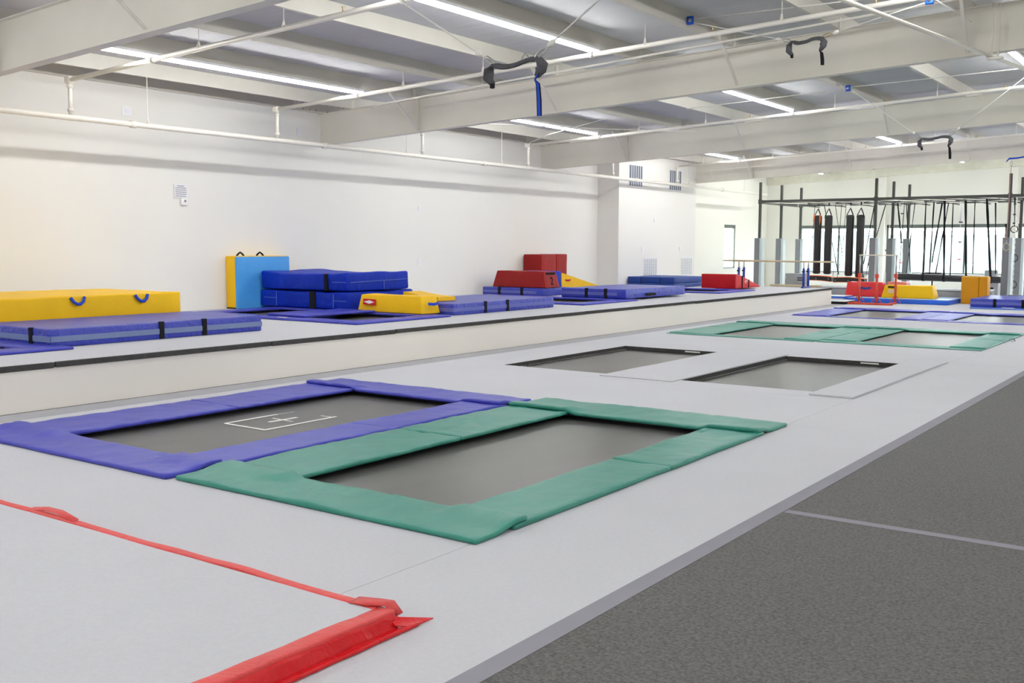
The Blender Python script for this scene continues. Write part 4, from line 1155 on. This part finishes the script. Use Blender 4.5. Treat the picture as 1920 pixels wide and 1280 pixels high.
# orange block
T = thing('standing_block', 'amber orange block standing upright beside the far blue mat', 'block', (-8.1, 40.1, 0))
obj('cover', B(soft, -8.72, -8.12, 40.95, 41.07, .0, 1.01, .02, .2, .004, 101), M_ORANGE, T, True)
obj('cover', B(soft, -8.72, -8.12, 41.08, 41.4, .0, 1.005, .02, .2, .004, 102), M_ORANGE, T, True)
obj('cover', B(soft, -8.11, -7.82, 40.97, 41.5, .0, 1.01, .02, .2, .004, 103), M_ORANGE, T, True)
obj('piping', B(rbox, -8.70, -7.84, 41.0, 41.45, 1.012, 1.024, .004), mat('pale_amber_vinyl', (232, 190, 110)), T)
T = thing('landing_mat', 'blue landing mat with grey band and straps at the right picture edge', 'mat', (-6, 39, 0))
X0_ = -7.78
obj('cover', B(soft, X0_, -4.3, 38.0, 41.3, .06, .34, .02, .25, .006, 105), M_BLUESIDE, T, True)
obj('mesh_band', B(rbox, X0_ + .02, -4.3, 37.985, 38.01, .15, .24, .006, 8, 1, 1), M_MESH2, T)
for x in (-7.0, -6.12, -5.2):
    obj('strap', B(rbox, x - .05, x + .05, 37.975, 38.02, .062, .35, .01), M_BLACK, T)
T = thing('thin_mat', 'thin light blue mat underneath the right-hand blue landing mat', 'mat', (-6, 39, 0))
obj('cover', B(rbox, X0_ + .02, -4.2, 37.85, 41.35, .002, .055, .01, 4, 4, 1), mat('periwinkle_vinyl', (96, 130, 220), rough=.4), T)
obj('tag', B(box, -6.75, -6.35, 37.84, 37.86, .056, .075), M_TAPE, T)
# treadmill-like machines and bits by the windows
T = thing('exercise_machine', 'small grey exercise machine behind the hanging log', 'machine', (-8.9, 47, 0))
obj('console', B(rbox, -9.1, -8.6, 46.9, 47.2, .75, 1.15, .05), M_GREYBLK, T)
obj('body', B(rbox, -9.15, -8.55, 46.95, 47.6, .0, .75, .05, 1, 1, 1, lambda q: Vector((q.x * 1 + 0 * q.z, q.y, q.z))), M_GREYBLK, T)
obj('slot', B(box, -8.98, -8.72, 46.93, 46.96, .35, .42), M_BLACK, T)
obj('arm', B(ribbon, [(-8.45, 47.0, .75), (-8.2, 46.8, .15)], .16, .05, (1, 0, 0)), M_PINK, T)
T = thing('equipment_pile', 'low dark grey folded mats heaped at the foot of the right padded posts', 'mat', (-7.6, 42.2, 0))
obj('folded_mat', B(soft, -8.7, -6.6, 41.75, 42.12, .0, .18, .05, .3, .03, 111), mat('slate_vinyl', (96, 108, 114)), T, True)
obj('folded_mat', B(soft, -7.3, -5.6, 41.72, 42.1, .19, .33, .05, .3, .03, 113), mat('dark_slate_vinyl', (70, 76, 80)), T, True)
for x, lab in ((-14.3, 'low grey curved seat behind the right punch bags'), (-11.3, 'dark oval seat pad just above the hanging log')):
    T = thing('round_seat', lab, 'seat', (x, 47.4, 0))
    obj('seat', B(tube, [(x, 47.4, .86), (x, 47.4, .90), (x, 47.4, .99), (x, 47.4, 1.02)], [.40, .5, .5, .42], 18), M_GREYBLK if x < -12 else M_BLACKV, T, True)
    obj('pedestal', B(tube, [(x, 47.4, 0), (x, 47.4, .04), (x, 47.4, .06), (x, 47.4, .86)], [.3, .3, .05, .05], 12), M_CHROME, T, True)

# ------------------------------------------------------------------ spotting belts, ropes and pulleys
def belt(label, c, w, webm, tail, s=1.0, fold=0):
    """padded waist belt hanging open between two ropes; c = middle of the top, w = width"""
    x, y, z = c
    T = thing('spotting_belt', label, 'belt', c)
    n = 14
    pts, wd = [], []
    for k in range(n + 1):
        u = k / n
        px = x - w / 2 + w * u
        dz = -.02 * math.sin(u * math.pi * 2) - .0
        py = y + .06 * math.sin(u * math.pi)
        pts.append(Vector((px, py, z + dz)))
        wd.append(.10 * s)
    drop = [Vector((x - w / 2 + .02, y - .03, z - .19 * s)), Vector((x - w / 2 - .035, y - .03, z - .14 * s)), Vector((x - w / 2 - .04, y - .01, z - .06 * s))]
    drop2 = [Vector((x + w / 2 + .045, y - .01, z - .04 * s)), Vector((x + w / 2 + .05, y - .03, z - .10 * s)), Vector((x + w / 2 + .0, y - .04, z - .17 * s))]
    allp = drop + pts + drop2
    bm = bmesh.new()
    ww = [.07 * s, .12 * s, .13 * s] + [.095 * s] * len(pts) + [.13 * s, .13 * s, .06 * s]
    rings = []
    for i, p in enumerate(allp):
        d = (allp[min(i + 1, len(allp) - 1)] - allp[max(0, i - 1)]).normalized()
        W = Vector((0, .86, .5)) if 3 <= i < len(allp) - 3 else Vector((.35, .9, .25))
        W = (W - d * W.dot(d)).normalized()
        N = d.cross(W)
        r = []
        for q in range(10):
            a = q * math.pi / 5
            r.append(bm.verts.new(p + W * ww[i] / 2 * math.cos(a) + N * .022 * s * math.sin(a) + Vector((0, 0, noise.noise(p * 14) * .006))))
        rings.append(r)
    for i in range(len(rings) - 1):
        for q in range(10):
            bm.faces.new((rings[i][q], rings[i][(q + 1) % 10], rings[i + 1][(q + 1) % 10], rings[i + 1][q]))
    bm.faces.new(rings[0]); bm.faces.new(rings[-1][::-1])
    obj('padding', bm, M_GREYF, T, True)
    obj('buckle', B(rbox, x - w / 2 - .0, x - w / 2 + .045, y - .055, y - .02, z - .235 * s, z - .185 * s, .008), M_BLACK, T)
    # hanging tail of webbing
    tp = [(x + w / 2 + .01, y - .05, z - .08), (x + w / 2 + .025, y - .06, z - .16), (x + w / 2 - .005, y - .06, z - .20), (x + w / 2 + .03, y - .06, z - .24), (x + w / 2 + .045, y - .06, z - .24 - tail * .5), (x + w / 2 + .05, y - .06, z - .24 - tail)]
    wf = [.03, .03, .018, .045, .052, .05]
    t_ = obj('tail_strap', B(ribbon, tp, [a * s for a in wf], .005, (1, .2, 0)), M_BLACK, T)
    if webm is not M_BLACK:
        obj('stripe', B(ribbon, [(a, b - .004, c_) for a, b, c_ in tp], [a * s * .55 for a in wf], .005, (1, .2, 0)), webm, t_)
    return T

def clip_and_rope(parent, a, b, m=M_CHROME, r=.009):
    """steel clip from belt end a towards rope that runs to b"""
    a, b = Vector(a), Vector(b)
    d = (b - a).normalized()
    c = a + d * .16
    side = d.cross(Vector((0, 1, 0))).normalized() * .022
    obj('clip', B(tube, [a, a + d * .04 + side, a + d * .12 + side, c, a + d * .12 - side, a + d * .04 - side, a], .0075, 6, cap=False), m, parent, True)
    k0 = c + d * .02
    obj('knot', B(tube, [k0, k0 + d * .03, k0 + d * .07, k0 + d * .10], [.012, .030, .030, .012], 8), M_ROPE, parent, True)
    obj('rope', B(tube, [k0 + d * .08, b], r, 6), M_ROPE, parent, True)

T = belt('grey padded waist belt with long blue and black tail, hanging nearest at top centre', (-6.0, 8.4, 3.905), .56, mat('blue_webbing', (28, 70, 190)), .31, 1.0)
clip_and_rope(T, (-6.26, 8.4, 3.92), (-8.35, 8.4, 5.22))
clip_and_rope(T, (-5.77, 8.4, 3.92), (-3.9, 8.4, 5.22 - .1))
obj('clip', B(tube, [(-5.94, 8.42, 3.94), (-5.90, 8.42, 3.99), (-5.86, 8.42, 3.95)], .006, 6), M_CHROME, T)
T = belt('grey padded waist belt with short black tail at upper right', (-6.16, 16.9, 5.50), .50, M_BLACK, .20, 1.15)
clip_and_rope(T, (-6.42, 16.9, 5.51), (-8.22, 16.9, 6.04))
clip_and_rope(T, (-5.90, 16.9, 5.53), (-4.3, 16.9, 5.86), M_BRASS)
T = belt('dark waist belt hanging farther away, near the far rack at right', (-6.02, 25.0, 4.60), .60, M_BLACK, .26, 1.15)
clip_and_rope(T, (-6.33, 25.0, 4.60), (-8.0, 25.0, 5.86))
clip_and_rope(T, (-5.72, 25.0, 4.63), (-4.05, 25.0, 5.92))

def pulley(label, p, hookdir, ropes):
    T = thing('pulley', label, 'pulley', p)
    x, y, z = p
    obj('housing', B(rbox, x - .07, x + .06, y - .03, y + .03, z - .075, z + .075, .02), M_PULLEY, T, True)
    obj('sheave', B(tube, [(x, y - .035, z), (x, y + .035, z)], .035, 12), M_CHROME, T, True)
    obj('shackle', B(tube, [(x - .06, y, z + .05), (x - .13, y, z + .075), (x - .15, y, z + .04), (x - .06, y, z - .0)], .01, 6), M_CHROME, T, True)
    for k in range(3):
        cx = x - .17 - .06 * k
        obj('chain_link', B(tube, [(cx + .035 * math.cos(a * math.pi / 4), y + (.018 * math.sin(a * math.pi / 4) if k % 2 else 0), z + .06 + .03 * k + (.018 * math.sin(a * math.pi / 4) if not k % 2 else 0)) for a in range(9)], .006, 5, cap=False), M_CHROME, T, True)
    for q in ropes:
        obj('rope', B(tube, [(x + .03, y, z + .02), q], .010, 6), M_ROPE, T, True)
    return T
pulley('blue rope pulley left of the upper right waist belt', (-8.27, 16.9, 6.08), 0, [(-4.3, 16.9, 6.02)])
pulley('blue rope pulley at the very top edge, upper right', (-4.23, 16.9, 5.90), 0, [(-3.7, 24.5, 5.9)])
pulley('blue rope pulley under the ceiling above the far waist belt', (-8.05, 25.0, 5.89), 0, [(-3.9, 25.0, 6.0)])
# slack ropes of the left-hand rigs
for pts, lab in (([(-13.6, 23.0, 5.35), (-16.6, 24.9, 5.30), (-18.4, 26.4, 5.25)], 'white rope running to the left end of the third branch pipe'),
                 ([(-16.9, 21.0, 5.28), (-14.2, 25.0, 5.30), (-13.0, 27.0, 5.35)], 'white slack rope below the strip light between the beams'),
                 ([(-12.3, 25.0, 5.72), (-8.6, 25.0, 5.86)], 'white level rope running behind the right-hand strip light')):
    t = obj('rigging_rope', B(tube, pts, .011, 6), M_ROPE, loc=pts[0], smooth=True)
    tag(t, lab, 'rope')

# ------------------------------------------------------------------ outside the windows
g = struct(obj('ground_outside', B(box, -60, 50, YF + .3, 110, -.35, -.25), M_CONC))
gw = struct(obj('ground_outside', B(box, -60, XW - .3, -20, YF + .3, -.35, -.25), M_CONC))
T = thing('low_building', 'pale low building across the yard seen through the far windows', 'building', (-12, 80, -.25))
obj('wall', B(box, -45, 25, 80, 88, -.25, 3.0), M_FACADE, T)
obj('roof_edge', B(box, -45.2, 25.2, 79.7, 88, 3.0, 3.3), M_PALE, T)
for i in range(10):
    obj('window', B(box, -40 + i * 6.3, -37 + i * 6.3, 79.95, 79.99, .8, 2.2), mat('dim_glass', (150, 176, 180), rough=.2), T)
def tree(label, x, y):
    T = thing('bare_tree', label, 'tree', (x, y, -.25))
    obj('trunk', B(tube, [(x, y, -.25), (x + .1, y, 1.2), (x - .05, y, 2.2), (x + .1, y, 3.2)], [.28, .22, .18, .12], 8), M_BARK, T, True)
    rnd = random.Random(int(x * 10))
    for k in range(12):
        a = rnd.uniform(0, 6.28); z = rnd.uniform(1.8, 3.0); L = rnd.uniform(1.2, 2.4)
        obj('branch', B(tube, [(x, y, z), (x + math.cos(a) * L * .4, y + math.sin(a) * L * .4, z + L * .5), (x + math.cos(a) * L * .8, y + math.sin(a) * L * .8, z + L * 1.1)], [.08, .05, .015], 6), M_BARK, T, True)
tree('bare pale tree outside the window behind the middle posts', -14.6, 58)
tree('bare pale tree outside toward the right window', -3.5, 64)
T = thing('parked_car', 'pale car parked outside behind the hanging straps', 'car', (-12.3, 62, -.25))
def body(bm):
    prof = [(-14.6, -.0), (-14.6, .45), (-13.7, .6), (-13.1, 1.15), (-11.6, 1.15), (-10.9, .65), (-10.2, .55), (-10.1, .0)]
    prism(bm, prof, 61.2, 62.9, 'y')
obj('body', B(body), M_CAR, T)
obj('windows', B(prism, [(-13.5, .66), (-13.0, 1.08), (-11.7, 1.08), (-11.15, .66)], 61.18, 61.195, 'y'), MATS['dim_glass'], T)
for x in (-13.7, -11.0):
    obj('wheel', B(tube, [(x, 61.15, .08), (x, 61.4, .08)], .32, 16), M_BLACK, T, True)
